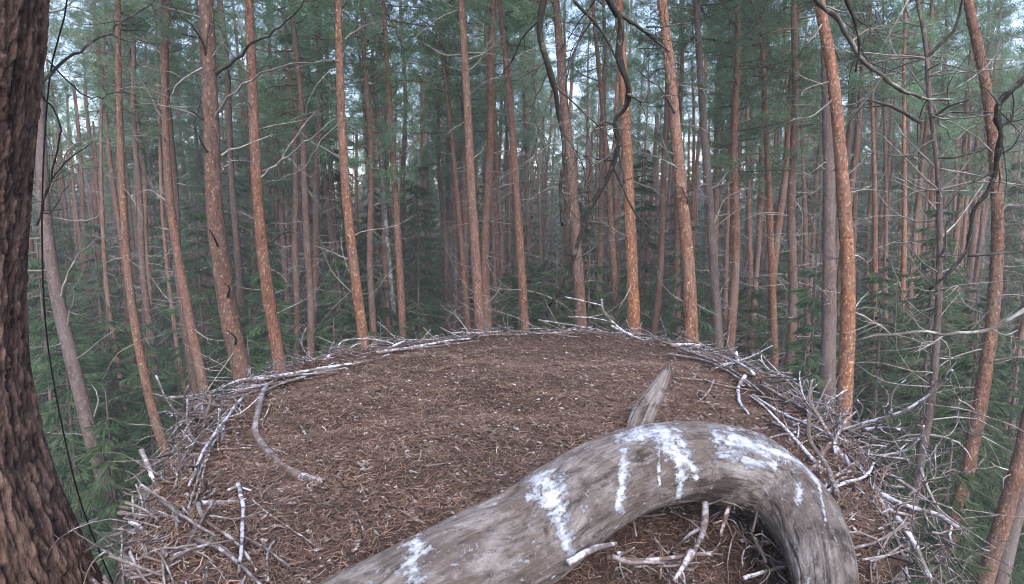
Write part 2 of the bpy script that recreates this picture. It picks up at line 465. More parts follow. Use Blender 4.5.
def crown_spruce(seed, H, Rb, lod=1.0):
    rs = np.random.RandomState(seed)
    wood = MB(); C = []; D = []; T = []; LL = []
    z = 0.8
    while z < H - 0.15:
        f = z / H
        Rr = Rb * (1 - f) ** 0.75 + 0.08
        nb = max(4, int((9 - 4 * f) * (1 if lod > 0.8 else 0.8)))
        a0 = rs.uniform(0, 6.28)
        for k in range(nb):
            a = a0 + 6.283 * k / nb + rs.normal(0, 0.2)
            L = Rr * rs.uniform(0.6, 1.18)
            zz = z + rs.normal(0, 0.09)
            d0 = np.array([math.cos(a), math.sin(a), 0.30 * f - 0.12])
            n = 7
            P = [np.array([0, 0, zz])]; d = d0.copy()
            for i in range(n):
                d = d + np.array([0, 0, -0.13 if i < 4 else 0.11]) + rs.normal(0, 0.05, 3)
                dn = d / np.linalg.norm(d); P.append(P[-1] + dn * L / n)
            P = np.array(P)
            wood.tube(P, 0.014 * (1 - 0.85 * np.linspace(0, 1, len(P))), 3, 0.3)
            bt = rs.uniform(0, 0.8)
            m = int((32 + 74 * L) * lod)
            s = rs.uniform(0.12, 1.0, m) ** 0.8 * n
            i0 = np.minimum(s.astype(int), n - 1); fr = (s - i0)[:, None]
            base = P[i0] * (1 - fr) + P[i0 + 1] * fr
            tan = P[i0 + 1] - P[i0]; tan /= np.linalg.norm(tan, axis=1)[:, None]
            side = np.cross(tan, [0, 0, 1]); sg = rs.choice([-1, 1], m)[:, None]
            w_ = rs.uniform(0, 1, m)[:, None] * 0.34 * (1.1 - s[:, None] / n) * min(1.3, L)
            cc = base + side * sg * w_ + np.array([0, 0, -0.22]) * w_ * rs.uniform(0.3, 1.6, (m, 1))
            dd = tan * 0.7 + side * sg * rs.uniform(0.1, 1.0, (m, 1)) + np.array([0, 0, -1.0]) * rs.uniform(0.0, 0.75, (m, 1))
            C.append(cc); D.append(dd); LL.append(rs.uniform(0.10, 0.24, m) / max(0.7, lod) ** 0.5)
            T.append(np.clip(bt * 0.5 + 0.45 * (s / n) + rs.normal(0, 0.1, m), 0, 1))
        z += rs.uniform(0.20, 0.34) * (1.0 if lod > 0.8 else 1.4)
    # leader
    C = np.vstack(C); D = np.vstack(D); T = np.concatenate(T); LL = np.concatenate(LL); n = len(C)
    V, F, tt = blades(C, D, LL, rs.uniform(0.013, 0.028, n) / max(0.5, lod) ** 0.5, rs, T)
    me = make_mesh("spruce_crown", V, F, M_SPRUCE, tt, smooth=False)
    wood.tube(np.array([[0, 0, 0], [0.02, 0, H * 0.5], [0, 0, H]]), np.array([0.11, 0.06, 0.01]) * H / 12, 8, 0.4)
    return me, wood.mesh("spruce_trunk", M_BARK_GREY)

PINE_CROWNS = [crown_pine(11 + i, 0.0, 8.5 + (i % 3) * 0.8, 2.3 + 0.25 * (i % 2), 44) for i in range(5)]
SPRUCES = [crown_spruce(31 + i, 12.0, 1.9 + 0.2 * i, 1.0) for i in range(3)]
SPRUCES_FAR = [crown_spruce(51 + i, 12.0, 2.0, 0.42) for i in range(3)]

def straight_trunk(seed, H, r):
    rs = np.random.RandomState(seed)
    z = np.linspace(-0.3, H, 60)
    P = np.stack([0.13 * np.sin(z * 0.33 + seed) + 0.04 * np.sin(z * 1.1), 0.11 * np.cos(z * 0.27 + seed * 2), z], 1)
    P[:, :2] -= P[0, :2]
    rad = r * (1 - 0.72 * (np.clip(z, 0, H) / H) ** 1.2) * (1 + 0.35 * np.exp(-np.clip(z, 0, None) * 1.5))
    ph = rs.uniform(0, 6, 6)
    def disp(n, s, PP):
        return 1 + 0.06 * rs.normal(0, 1, (n, s))
    V, F = tube(P, rad, 10, False, disp)
    return make_mesh("pine_trunk", V, F, M_BARK_FAR), P
def dead_twigs(seed, H0, H1, n, Lr=(0.5, 1.7), path=None, mat=None, level=1):
    rs = np.random.RandomState(seed); mb = MB()
    for k in range(n):
        z = rs.uniform(H0, H1); a = rs.uniform(0, 6.28)
        base = np.array([0, 0, z])
        if path is not None:
            i = int(np.argmin(abs(path[:, 2] - z))); base = path[i].copy()
        up = rs.normal(0.15, 0.35)
        twiggy(mb, rs, base, (math.cos(a), math.sin(a), up), rs.uniform(*Lr), rs.uniform(0.008, 0.017), level, 0.14, rs.normal(-0.1, 0.5), 4, 6, rs.uniform(0.2, 0.9), 3)
    return mb.mesh("dead_twigs", mat or M_TWIG_PALE)
TRUNKS = []
for i in range(4):
    me, P = straight_trunk(70 + i, 25.0, 0.15)
    TRUNKS.append((me, P, dead_twigs(80 + i, 7.5, 18.5, 52, Lr=(0.4, 1.6), path=P, mat=(M_TWIG_PALE if i % 2 else M_TWIG))))

def bg_pine(x, y, idx, s, rot, group, label, crown_drop=0.0):
    z0 = gz(x, y)
    root = link("pine_tree", None, loc=(x, y, z0)); root.empty_display_size = 0.3
    root.rotation_euler = (random.gauss(0, 0.012), random.gauss(0, 0.014), rot)
    root.scale = (s[0], s[0], s[1])
    tag(root, label, 'tree', group)
    tm, P, tw = TRUNKS[idx % 4]
    link("trunk", tm, root)
    c = link("crown", PINE_CROWNS[idx % 5][0], root, (P[46][0] * 1, P[46][1] * 1, 16.9 - crown_drop))
    cs = 0.62 + 0.38 * ((idx * 37) % 11) / 10
    c.scale = (cs, cs, 0.92); c.rotation_euler = (0, 0, idx * 1.7)
    l = link("crown_limbs", PINE_CROWNS[idx % 5][1], c)
    l['kind'] = 'stuff'
    t = link("dead_twigs", tw, root); t.rotation_euler = (0, 0, 0); t['kind'] = 'stuff'
    return root
def spruce(x, y, idx, H, wd, far, label, group):
    z0 = gz(x, y)
    root = link("spruce_tree", None, loc=(x, y, z0)); root.empty_display_size = 0.3
    root.scale = (wd, wd, H / 12.0); root.rotation_euler = (0, 0, idx * 2.1)
    tag(root, label, 'tree', group)
    cm, tm = (SPRUCES_FAR if far else SPRUCES)[idx % 3]
    link("crown", cm, root); link("trunk", tm, root)
    return root

# ------------------------------------------------------------------ traced pines (near and middle distance)
STUBS = []
for i in range(5):
    rs = np.random.RandomState(200 + i); mb = MB()
    twiggy(mb, rs, (0, 0, 0), (1, 0, 0.15), 1.0, 0.013, 1 if i > 1 else 0, 0.12, rs.uniform(-0.3, 0.5), 6, 8, 0.5, 3)
    STUBS.append(mb.mesh("branch", [M_TWIG_PALE, M_TWIG, M_TWIG][i % 3]))

def bark_disp(seed, amp):
    rs = np.random.RandomState(seed)
    def f(n, s, P):
        a = rs.normal(0, 1, (n, s)); b = rs.normal(0, 1, (n // 3 + 2, s))
        bb = np.repeat(b, 3, 0)[:n]
        return 1 + amp * (0.6 * a + 0.8 * bb)
    return f

def traced_pine(pts, wpx, Y, mat, label, seed, branches=(), group=None, nstub=9, crown=True, H=25.0, name="pine_tree", flakes=False, twigs=24, cat='tree', diam=None, twmat=None, stub_lo=None):
    """pts: pixel path top to bottom, wpx: width in pixels at the bottom; Y metres ahead"""
    rs = np.random.RandomState(seed)
    W = [PY(px, py, Y) for px, py in pts]
    # pass out of sight, downward to the ground and upward to the top
    lo = W[-1]; prev = W[-2]
    d = (lo - prev); sl_ = Vector((d.x, d.y, 0)) / max(0.2, -d.z)
    low = []
    z = lo.z; p = lo.copy()
    while z > 1.6:
        z -= 2.2; p = Vector((p.x + sl_.x * 2.2 * 0.8, p.y + sl_.y * 2.2, z)); sl_ *= 0.72
        low.append(p.copy())
    hi = W[0]; d = hi - W[1]; su = Vector((d.x, d.y, 0)) / max(0.2, d.z)
    up = []
    z = hi.z; p = hi.copy()
    while z < H - 1.0:
        z += 1.6; p = Vector((p.x + su.x * 1.6, p.y + su.y * 1.6, z)); su *= 0.75
        up.append(p.copy())
    g = low[-1] if low else lo
    base = Vector((g.x, g.y, gz(g.x, g.y)))
    path = [base - Vector((0, 0, 0.3))] + low[::-1] + [x for x in W[::-1]] + up
    P, _ = spline(path, 0.09 if flakes else 0.16)
    D0 = diam or 0.92 * wpx / FPX * Y
    zb = lo.z
    zz = P[:, 2]
    ztop = P[-1][2]
    rad = 0.5 * D0 * np.interp(zz, [0, zb, ztop], [1.35, 1.0, 0.16])
    rad = np.where(zz < 0.8, rad * (1 + 0.3 * (0.8 - np.clip(zz, 0, 0.8))), rad)
    sides = 18 if flakes else 12
    V, F = tube(P, rad, sides, False, bark_disp(seed, 0.035 if flakes else 0.045))
    root = link(name, None, loc=base); root.empty_display_size = 0.4
    b = np.array(base)
    tag(root, label, cat, group)
    trunk = link("trunk", make_mesh("pine_trunk", V - b, F, mat), root)
    if flakes:                              # curling flakes of bark
        m = 2600
        i = rs.randint(0, len(P), m)
        keep = (P[i, 2] > 10) & (P[i, 2] < 20); i = i[keep]; m = len(i)
        T_, N_, B_ = frames(P)
        a = rs.uniform(0, 6.283, m)[:, None]
        nr = np.cos(a) * N_[i] + np.sin(a) * B_[i]
        tg = -np.sin(a) * N_[i] + np.cos(a) * B_[i]
        c = P[i] + nr * rad[i][:, None] * 1.02 - b
        h = rs.uniform(0.010, 0.035, m)[:, None]; w_ = rs.uniform(0.006, 0.018, m)[:, None]
        lift = rs.uniform(0.0, 0.016, m)[:, None]
        T3 = T_[i]
        VV = np.stack([c - T3 * h - tg * w_, c - T3 * h * 0.8 + tg * w_, c + T3 * h + tg * w_ * 0.6 + nr * lift, c + T3 * h * 0.9 - tg * w_ + nr * lift], 1).reshape(-1, 3)
        fl = link("bark_flakes", make_mesh("bark_flakes", VV, np.arange(4 * m).reshape(m, 4), M_BARK_ORANGE), trunk); fl['kind'] = 'stuff'
    for (bp, bw, *rest) in branches:        # traced side branches: each a part
        bm = rest[0] if rest else M_TWIG
        dy = rest[1] if len(rest) > 1 else rs.uniform(-0.6, 0.5)
        q = []
        for k, (px, py) in enumerate(bp):
            q.append(PY(px, py, Y + dy * k / (len(bp) - 1)))
        BP, par = spline(q, 0.12)
        BP[1:] += rs.normal(0, 0.012, (len(BP) - 1, 3))
        r = 0.5 * bw / FPX * Y * (1 - 0.72 * par)
        mb = MB(); mb.tube(BP - b, r, 7, 0.5)
        for _ in range(max(2, int(len(BP) / 6))):
            k = rs.randint(len(BP) // 3, len(BP)); kk = max(1, k)
            t = BP[kk] - BP[kk - 1]; t /= np.linalg.norm(t)
            twiggy(mb, rs, BP[kk] - b, t + rs.normal(0, 0.6, 3), rs.uniform(0.2, 0.7), r[kk] * 0.55, 1, 0.16, 0, 4, 5, 0.5, 2)
        link("branch", mb.mesh("branch", bm), root)
    for k in range(nstub):
        lo_ = stub_lo if stub_lo else 10.0
        zt = rs.uniform(lo_, 19.5); i = int(np.argmin(abs(P[:, 2] - zt)))
        o = link("branch", STUBS[rs.randint(0, 5)], root, P[i] - b)
        o.rotation_euler = (rs.normal(0, 0.35), rs.normal(0, 0.3), rs.uniform(0, 6.28))
        sc = rs.uniform(0.25, 1.1) * (1.0 if rs.rand() < 0.6 else 1.5); o.scale = (sc, sc, sc)
    if twigs:
        mb = MB()
        for k in range(twigs):
            zt = rs.uniform(8, 20.5); i = int(np.argmin(abs(P[:, 2] - zt))); a = rs.uniform(0, 6.28)
            twiggy(mb, rs, P[i] - b, (math.cos(a), math.sin(a), rs.normal(0.1, 0.3)), rs.uniform(0.2, 1.6), rs.uniform(0.006, 0.013), 1, 0.14, rs.normal(0, 0.4), 4, 6, rs.uniform(0, 1), 2)
        o = link("dead_twigs", mb.mesh("dead_twigs", twmat or M_TWIG_PALE), root); o['kind'] = 'stuff'
    if crown:
        c = PINE_CROWNS[seed % 5]
        j = int(np.argmin(abs(P[:, 2] - 18.6)))
        o = link("crown", c[0], root, P[j] - b); o.rotation_euler = (0, 0, seed * 1.3); o.scale = (0.95, 0.95, 0.82)
        o = link("crown_limbs", c[1], o); o['kind'] = 'stuff'
    return root, P

O_, B_, G_, F_ = M_BARK_ORANGE, M_BARK, M_BARK_GREY, M_BARK_FAR
DK, TW, PA = M_TWIG_DARK, M_TWIG, M_TWIG_PALE
TRACED = [
 ([(36, 0), (40, 110), (45, 215), (58, 300), (77, 380), (95, 450), (130, 560)], 17, 9.5, G_, "leaning dull brown pine right beside the big rough trunk on the left edge", 1,
  [([(66, 330), (72, 312), (74, 290)], 3), ([(60, 300), (70, 268), (80, 252), (92, 245)], 2.5, PA), ([(50, 190), (62, 165), (70, 150), (84, 140)], 2.5), ([(90, 425), (98, 400), (92, 385)], 2, PA)], 7, True, False),
 ([(118, 0), (119, 90), (122, 180), (130, 290), (150, 400), (178, 490)], 11, 13.0, O_, "slender orange pine curving down behind the sticks at the far left of the nest", 2, [], 6, True, False),
 ([(106, 0), (101, 140), (107, 290), (128, 420)], 6, 22.0, F_, "thin dark pine just left of the slender orange curving pine", 3, [], 4, True, False),
 ([(168, 0), (165, 90), (170, 200), (188, 310), (205, 392)], 11, 13.5, B_, "red-brown pine ending above the long bare stick that juts out left of the nest", 4, [([(170, 205), (150, 190), (136, 195)], 1.6, PA)], 6, True, False),
 ([(159, 100), (163, 220), (178, 350), (196, 440)], 6, 21.0, F_, "thin pine close behind the left side of the red-brown pine at the jutting stick", 5, [], 4, True, False),
 ([(206, 0), (210, 90), (215, 210), (228, 310), (245, 390)], 20, 7.6, B_, "thickest reddish pine behind the nest's left rim, with dark curved stubs", 6,
  [([(216, 74), (247, 48), (274, 31), (306, 0)], 3.5, DK, -1.0), ([(207, 74), (202, 41), (192, 26), (171, 2)], 3.2, DK, -0.5), ([(214, 123), (223, 103), (253, 79), (291, 65), (334, 60)], 3, TW, -0.6),
   ([(221, 156), (240, 147), (274, 134)], 2.4, PA, 0.4), ([(212, 157), (204, 150), (199, 137)], 3, DK, -0.3), ([(210, 124), (198, 116), (187, 108)], 2.6, DK, -0.3), ([(219, 250), (215, 240), (211, 230)], 3, DK, -0.5),
   ([(228, 300), (230, 290), (226, 282)], 3, DK, -0.5), ([(234, 347), (234, 338), (229, 330)], 3, DK, -0.5)], 4, True, True),
 ([(249, 0), (253, 100), (258, 200), (266, 280), (282, 380)], 14, 9.8, B_, "red pine directly right of the thickest one, fanning pale branches to the right", 7,
  [([(260, 178), (294, 151), (334, 120)], 2.6, PA, -0.5), ([(258, 172), (275, 165), (300, 130), (316, 110)], 1.8, PA, 0.6), ([(268, 243), (285, 232), (299, 228)], 2.4, DK, -0.3), ([(252, 80), (266, 60), (270, 40)], 2.2, DK, 0.3), ([(262, 225), (247, 215), (234, 210)], 2, TW, -0.3)], 6, True, True),
 ([(338, 0), (340, 80), (345, 180), (353, 260), (366, 360)], 12, 11.0, O_, "orange pine rising behind the looped twig on the nest rim", 8,
  [([(343, 120), (322, 140), (300, 170), (262, 185)], 1.8, PA, 0.6), ([(341, 62), (330, 60), (290, 68)], 2, TW, -0.3), ([(345, 40), (362, 28), (395, 18)], 2, TW, 0.4)], 8, True, True),
 ([(365, 120), (372, 200), (380, 270), (392, 350)], 6, 22.0, F_, "thin pine between the orange pine at the looped twig and a mid-size brown pine", 9, [], 4, True, False),
 ([(381, 130), (384, 200), (390, 270), (397, 345)], 6, 19.0, M_TWIG_PALE, "thin pale grey trunk immediately left of the brown pine with forked low branches", 50, [], 3, False, False),
 ([(387, 60), (393, 160), (398, 240), (404, 350)], 9, 16.0, B_, "brown pine with a forked pair of low branches, left of a dense row of trunks", 10, [([(395, 158), (384, 150), (374, 140)], 2, TW, 0.2), ([(395, 160), (408, 150), (418, 140)], 2, TW, -0.2)], 5, True, False),
 ([(436, 0), (445, 80), (454, 160), (463, 260), (470, 350)], 7, 18.0, B_, "slim pine leaning close along the left of the tall centre-left pine", 11, [], 5, True, False),
 ([(461, 0), (467, 100), (472, 200), (481, 345)], 12, 12.0, B_, "straight reddish pine standing just left of the middle of the picture", 12, [([(468, 60), (485, 52), (498, 40)], 1.8, TW, 0.3), ([(470, 120), (455, 128), (440, 145)], 1.8, TW, 0.3)], 8, True, False),
 ([(484, 0), (489, 120), (497, 345)], 6, 22.0, F_, "thin brown pine between the two tallest reddish pines of the middle", 13, [], 4, True, False),
 ([(499, 0), (509, 90), (517, 200), (526, 345)], 10, 14.0, B_, "reddish pine in the very middle, top leaning left, behind the nest's highest rim", 14, [], 7, True, False),
 ([(556, 0), (563, 90), (572, 180), (583, 350)], 13, 11.5, B_, "orange-brown pine partly crossed by the two dark hanging branches", 15, [], 7, True, False),
 ([(598, 60), (607, 160), (612, 240), (618, 350)], 8, 17.0, B_, "slim red pine between the dark hanging branch and the pine behind its lower bend", 16, [], 5, True, False),
 ([(621, 40), (626, 130), (630, 220), (635, 350)], 14, 10.5, O_, "orange pine rising right behind the bend of the thick dark hanging branch", 17, [([(628, 180), (645, 185), (668, 200)], 1.6, TW, -0.3)], 7, True, True),
 ([(662, 0), (671, 80), (680, 180), (688, 260), (692, 355)], 15, 9.5, O_, "bright orange pine with flaky bark right of the thick dark hanging branch", 18,
  [([(677, 117), (662, 92), (637, 70)], 2.4, DK, -0.6), ([(684, 175), (675, 165), (658, 158), (640, 152)], 2, TW, -0.4), ([(688, 208), (686, 200), (682, 188), (672, 184)], 2.6, DK, -0.4)], 7, True, True),
 ([(697, 20), (704, 130), (712, 240), (719, 355)], 11, 13.5, G_, "dull purplish brown pine to the right of the bright orange flaky pine", 19, [([(710, 190), (722, 180), (730, 165)], 1.5, PA, 0), ([(711, 230), (725, 200), (742, 190), (755, 188)], 1.6, PA, -0.4), ([(716, 300), (725, 285), (735, 272)], 1.6, PA, -0.4)], 8, True, False),
 ([(745, 60), (748, 180), (753, 380)], 7, 20.0, F_, "slim pine standing alone between the dull purplish pine and a redder pine", 20, [], 4, True, False),
 ([(763, 60), (769, 200), (775, 380)], 9, 16.0, B_, "straight red-brown pine above the nest's right shoulder", 21, [], 6, True, False),
 ([(788, 110), (793, 220), (799, 400)], 7, 19.0, O_, "left one of two close slim pines before the big right orange pine", 22, [], 4, True, False),
 ([(801, 120), (805, 220), (808, 400)], 7, 21.0, B_, "right one of two close slim pines before the big right orange pine", 23, [], 4, True, False),
 ([(819, 0), (833, 80), (844, 200), (848, 300), (843, 430)], 17, 9.0, O_, "big bright orange pine behind the right rim of the nest", 24,
  [([(836, 95), (822, 110), (806, 118), (790, 120)], 1.8, TW, -0.3), ([(846, 260), (835, 258), (820, 258)], 1.6, TW, 0.5), ([(848, 310), (862, 315), (875, 322), (885, 330)], 2, PA, -0.3), ([(848, 312), (858, 304), (866, 292)], 2, PA, 0.3), ([(840, 60), (832, 45), (822, 38)], 2, DK, 0)], 7, True, True),
 ([(826, 60), (829, 180), (829, 300), (827, 430)], 17, 11.5, G_, "broad grey-purple trunk half hidden behind the big bright orange pine", 25, [], 5, True, False),
 ([(872, 100), (875, 220), (873, 400)], 7, 19.0, B_, "slim reddish pine, first to the right of the big bright orange pine", 26, [], 4, True, False),
 ([(884, 110), (886, 220), (884, 420)], 6, 21.0, F_, "thin pine close beside the slim reddish one right of the big orange pine", 27, [], 4, True, False),
 ([(904, 130), (904, 250), (897, 400)], 7, 18.0, B_, "slim pine just left of the grey dead tree", 28, [], 4, True, False),
 ([(968, 0), (988, 100), (997, 200), (995, 290), (981, 400), (960, 500), (938, 582)], 16, 8.5, B_, "reddish pine bowing along the right edge of the view", 29,
  [([(983, 65), (990, 62), (1000, 40)], 1.8, TW, 0), ([(970, 440), (978, 435), (990, 420)], 2, PA, -0.3), ([(974, 410), (966, 404), (957, 398)], 3, PA, -0.3)], 6, True, True),
 ([(1060, 300), (1038, 380), (1020, 460), (1003, 520), (985, 582)], 17, 8.0, B_, "reddish brown trunk in the lower right corner, left one of a crossing pair", 30, [([(1008, 470), (998, 466), (990, 462)], 2, PA, 0)], 4, True, False),
 ([(1075, 300), (1050, 400), (1025, 480), (1000, 582)], 16, 9.0, G_, "greyer trunk in the lower right corner, right one of a crossing pair", 31, [], 3, True, False),
]
random.seed(5)
for (pts, wp, Y, mat, label, seed, br, nst, cr, fl) in TRACED:
    traced_pine(pts, wp, Y, mat, label, seed, br, None, nst, cr, flakes=fl, twigs=(40 if Y > 11 else 20))

# the grey dead tree at the right and its long crooked branches
DT = [
 ([(927, 57), (951, 31), (961, 0), (966, -30)], 4, DK, -0.4), ([(920, 122), (889, 106), (868, 99), (848, 106)], 4, DK, -0.7),
 ([(932, 118), (951, 106), (971, 98)], 3.5, DK, -0.3), ([(932, 117), (957, 111), (981, 116)], 3.2, DK, 0.3), ([(936, 158), (955, 158), (978, 151), (995, 145)], 3, DK, -0.3),
 ([(934, 140), (905, 157), (868, 151)], 2.6, DK, -0.5), ([(937, 170), (920, 150), (905, 135), (893, 120), (880, 118)], 2, TW, 0.5), ([(928, 96), (915, 80), (900, 60), (890, 40), (893, 20)], 2, TW, 0.4),
 ([(930, 100), (945, 130), (955, 140), (965, 132), (975, 125)], 1.8, TW, 0.5), ([(927, 70), (940, 62), (960, 66), (985, 78)], 2, TW, -0.5), ([(936, 210), (915, 190), (895, 180), (880, 185)], 1.8, TW, 0.4),
 ([(938, 240), (955, 225), (970, 205), (985, 175)], 2, PA, 0.3), ([(930, 435), (943, 436), (957, 442), (968, 450), (971, 462)], 3, PA, -0.3), ([(924, 475), (938, 465), (957, 458)], 2.4, PA, -0.3),
 ([(936, 335), (950, 350), (945, 375), (955, 362)], 1.6, PA, 0.2), ([(923, 27), (905, 22), (880, 27), (862, 30)], 2, TW, 0.3)]
traced_pine([(917, 0), (923, 27), (927, 58), (929, 96), (934, 137), (939, 190), (939, 290), (933, 387), (923, 448), (914, 500), (903, 560)], 10, 6.5, M_BARK_GREY, "tall dead grey tree with crooked dark branches on the right", 40, DT,
            nstub=14, crown=False, H=19, name="dead_tree", twigs=150, twmat=M_TWIG)

# ------------------------------------------------------------------ big trunk at the left edge (nest tree)
def near_trunk():
    Yt = 1.35
    edge = [(60, -120), (52, 0), (43, 120), (37, 220), (34, 300), (39, 380), (52, 455), (70, 515), (92, 570), (125, 650)]
    rs = np.random.RandomState(9)
    z, xe = [], []
    for px, py in edge:
        p = PY(px, py, Yt); z.append(p.z); xe.append(p.x)
    tangent = lambda x, r: Yt * math.tan(math.atan2(x, Yt) - math.asin(min(0.9, r / math.hypot(x - r, Yt))))
    z = np.array(z)[::-1]; xe = np.array(xe)[::-1]
    zz = np.concatenate([np.linspace(0, 13.2, 40), np.arange(13.22, 16.6, 0.0052), np.linspace(16.65, 22, 40)])
    xe_i = np.interp(zz, z, xe)
    lo, hi = zz < z[0], zz > z[-1]
    xe_i[lo] = xe[0] + (z[0] - zz[lo]) * 0.02
    xe_i[hi] = xe[-1] + 0
    k = np.exp(-np.linspace(-2, 2, 25) ** 2); k /= k.sum()
    mid = (zz > 13.22) & (zz < 16.6)
    pad = np.pad(xe_i[mid], 12, mode='edge'); xe_i[mid] = np.convolve(pad, k, 'valid')
    rad = np.interp(zz, [0, 13.5, 14.4, 15.2, 16.5, 22], [0.42, 0.33, 0.27, 0.25, 0.24, 0.13])
    cx = np.array([tangent(x, r * 1.02) for x, r in zip(xe_i, rad)])
    sides = 400
    a = np.linspace(0, 2 * np.pi, sides, endpoint=False)
    V = np.zeros((len(zz), sides, 3)); T = np.zeros((len(zz), sides))
    base = np.array([cx[0], Yt, 0.0])
    for i, zc in enumerate(zz):
        fine = 13.2 < zc < 16.6
        for j in range(sides):
            r = rad[i]
            if fine:
                ca, sa = math.cos(a[j]), math.sin(a[j])
                if sa > 0.55 or ca < -0.75: 
                    V[i, j] = (cx[i] + r * ca, Yt + r * sa, zc); T[i, j] = 0.4; continue
                q = Vector((ca * 5, sa * 5, zc * 6))
                wv = mn.noise_vector(q) * 0.30 + mn.noise_vector(q * 3.1) * 0.16
                fz = mn.fractal(Vector((ca * 6.5, sa * 6.5, zc * 2.6)) + wv * 0.8, 0.9, 2.1, 5)
                fi = min(1.0, abs(fz) / 0.20)
                f2 = mn.fractal(Vector((ca * 13 + 7, sa * 13, zc * 7)) + wv, 0.9, 2.1, 4)
                fi2 = min(1.0, abs(f2) / 0.14)
                pl = mn.cell(Vector((ca * 16, sa * 16, zc * 8)) + wv * 5.0)
                fn = mn.fractal(Vector((ca * 34, sa * 34, zc * 30)), 0.8, 2.0, 4)
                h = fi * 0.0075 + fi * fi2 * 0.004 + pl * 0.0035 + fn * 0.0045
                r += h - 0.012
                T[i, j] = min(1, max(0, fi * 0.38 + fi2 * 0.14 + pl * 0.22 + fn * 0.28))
            V[i, j] = (cx[i] + r * math.cos(a[j]), Yt + r * math.sin(a[j]), zc)
    n = len(zz)
    i = np.arange(n - 1)[:, None] * sides; j = np.arange(sides)[None, :]; j2 = (j + 1) % sides
    F = np.stack([i + j, i + j2, i + sides + j2, i + sides + j], -1).reshape(-1, 4)
    root = link("pine_tree", None, loc=base)
    tag(root, "massive old pine trunk with rough plated bark filling the left edge", "tree")
    link("trunk", make_mesh("old_trunk", V.reshape(-1, 3) - base, F, M_OLDBARK, T.ravel()), root)
    # thin dark twigs that hang beside it, and carrying limbs below the nest
    for pts, wd, Y0, Y1 in [([(38, 84), (79, 51), (116, 26), (154, 0), (190, -30)], 3.2, 1.6, 2.2), ([(40, 90), (60, 130), (42, 215), (60, 200), (72, 180)], 2, 1.7, 2.0),
                            ([(37, 225), (55, 175), (75, 155), (85, 148), (92, 140)], 2.0, 1.7, 1.9), ([(48, 60), (90, 98), (120, 92), (160, 100)], 1.6, 1.7, 2.2)]:
        q = [PY(px, py, Y0 + (Y1 - Y0) * k / (len(pts) - 1)) for k, (px, py) in enumerate(pts)]
        BP, par = spline(q, 0.03); mb = MB()
        BP[1:] += rs.normal(0, 0.003, (len(BP) - 1, 3))
        r = 0.5 * wd / FPX * Y0 * (1 - 0.6 * par)
        mb.tube(BP - base, r, 7)
        for _ in range(5):
            k = rs.randint(len(BP) // 4, len(BP) - 1); t = BP[k] - BP[k - 1]; t /= np.linalg.norm(t)
            twiggy(mb, rs, BP[k] - base, t + rs.normal(0, 0.6, 3), rs.uniform(0.05, 0.22), r[k] * 0.5, 1, 0.15, 0, 4, 5)
        link("branch", mb.mesh("branch", M_TWIG_DARK), root)
    cxm = cx[np.argmin(abs(zz - 13.3))]
    for k, (tx, ty) in enumerate([(0.7, 1.4), (0.4, 2.6), (-0.3, 3.0)]):
        q = [(cxm + 0.1, Yt, 13.05 - 0.1 * k), (cxm + 0.5, Yt + 0.2 + 0.3 * k, 13.15), (tx * 0.5, ty * 0.8, 13.30), (tx, ty, 13.5)]
        BP, par = spline([Vector(v) for v in q], 0.08)
        V2, F2 = tube(BP - base, 0.085 * (1 - 0.5 * par), 12, True, bark_disp(k, 0.04))
        link("limb", make_mesh("limb", V2, F2, M_BARK_GREY), root)
    o = link("crown", PINE_CROWNS[1][0], root, (0.3, 0.1, 17.9)); o.scale = (1.75, 1.75, 0.75)  # out-of-view crown, widened to put the nest in shade
    o = link("crown_limbs", PINE_CROWNS[1][1], root, (0.3, 0.1, 17.9)); o.scale = (1.75, 1.75, 0.75); o['kind'] = 'stuff'
    return root
near_trunk()

# thin cable down the trunk's side
def cable():
    pts = [(71, -40), (67, 0), (58, 40), (50, 75), (44, 150), (42, 230), (44, 300), (50, 360), (65, 440), (80, 500), (98, 548), (120, 600)]
    q = [PY(px, py, 1.75) for px, py in pts]; q[0] = q[0] + Vector((0, 0, 0.1))
    P, _ = spline(q, 0.03)
    V, F = tube(P, 0.0021, 8, True)
    o = link("cable", make_mesh("cable", V, F, M_CABLE)); tag(o, "thin black cable hanging in a long bow beside the big left trunk", "cable")
cable()

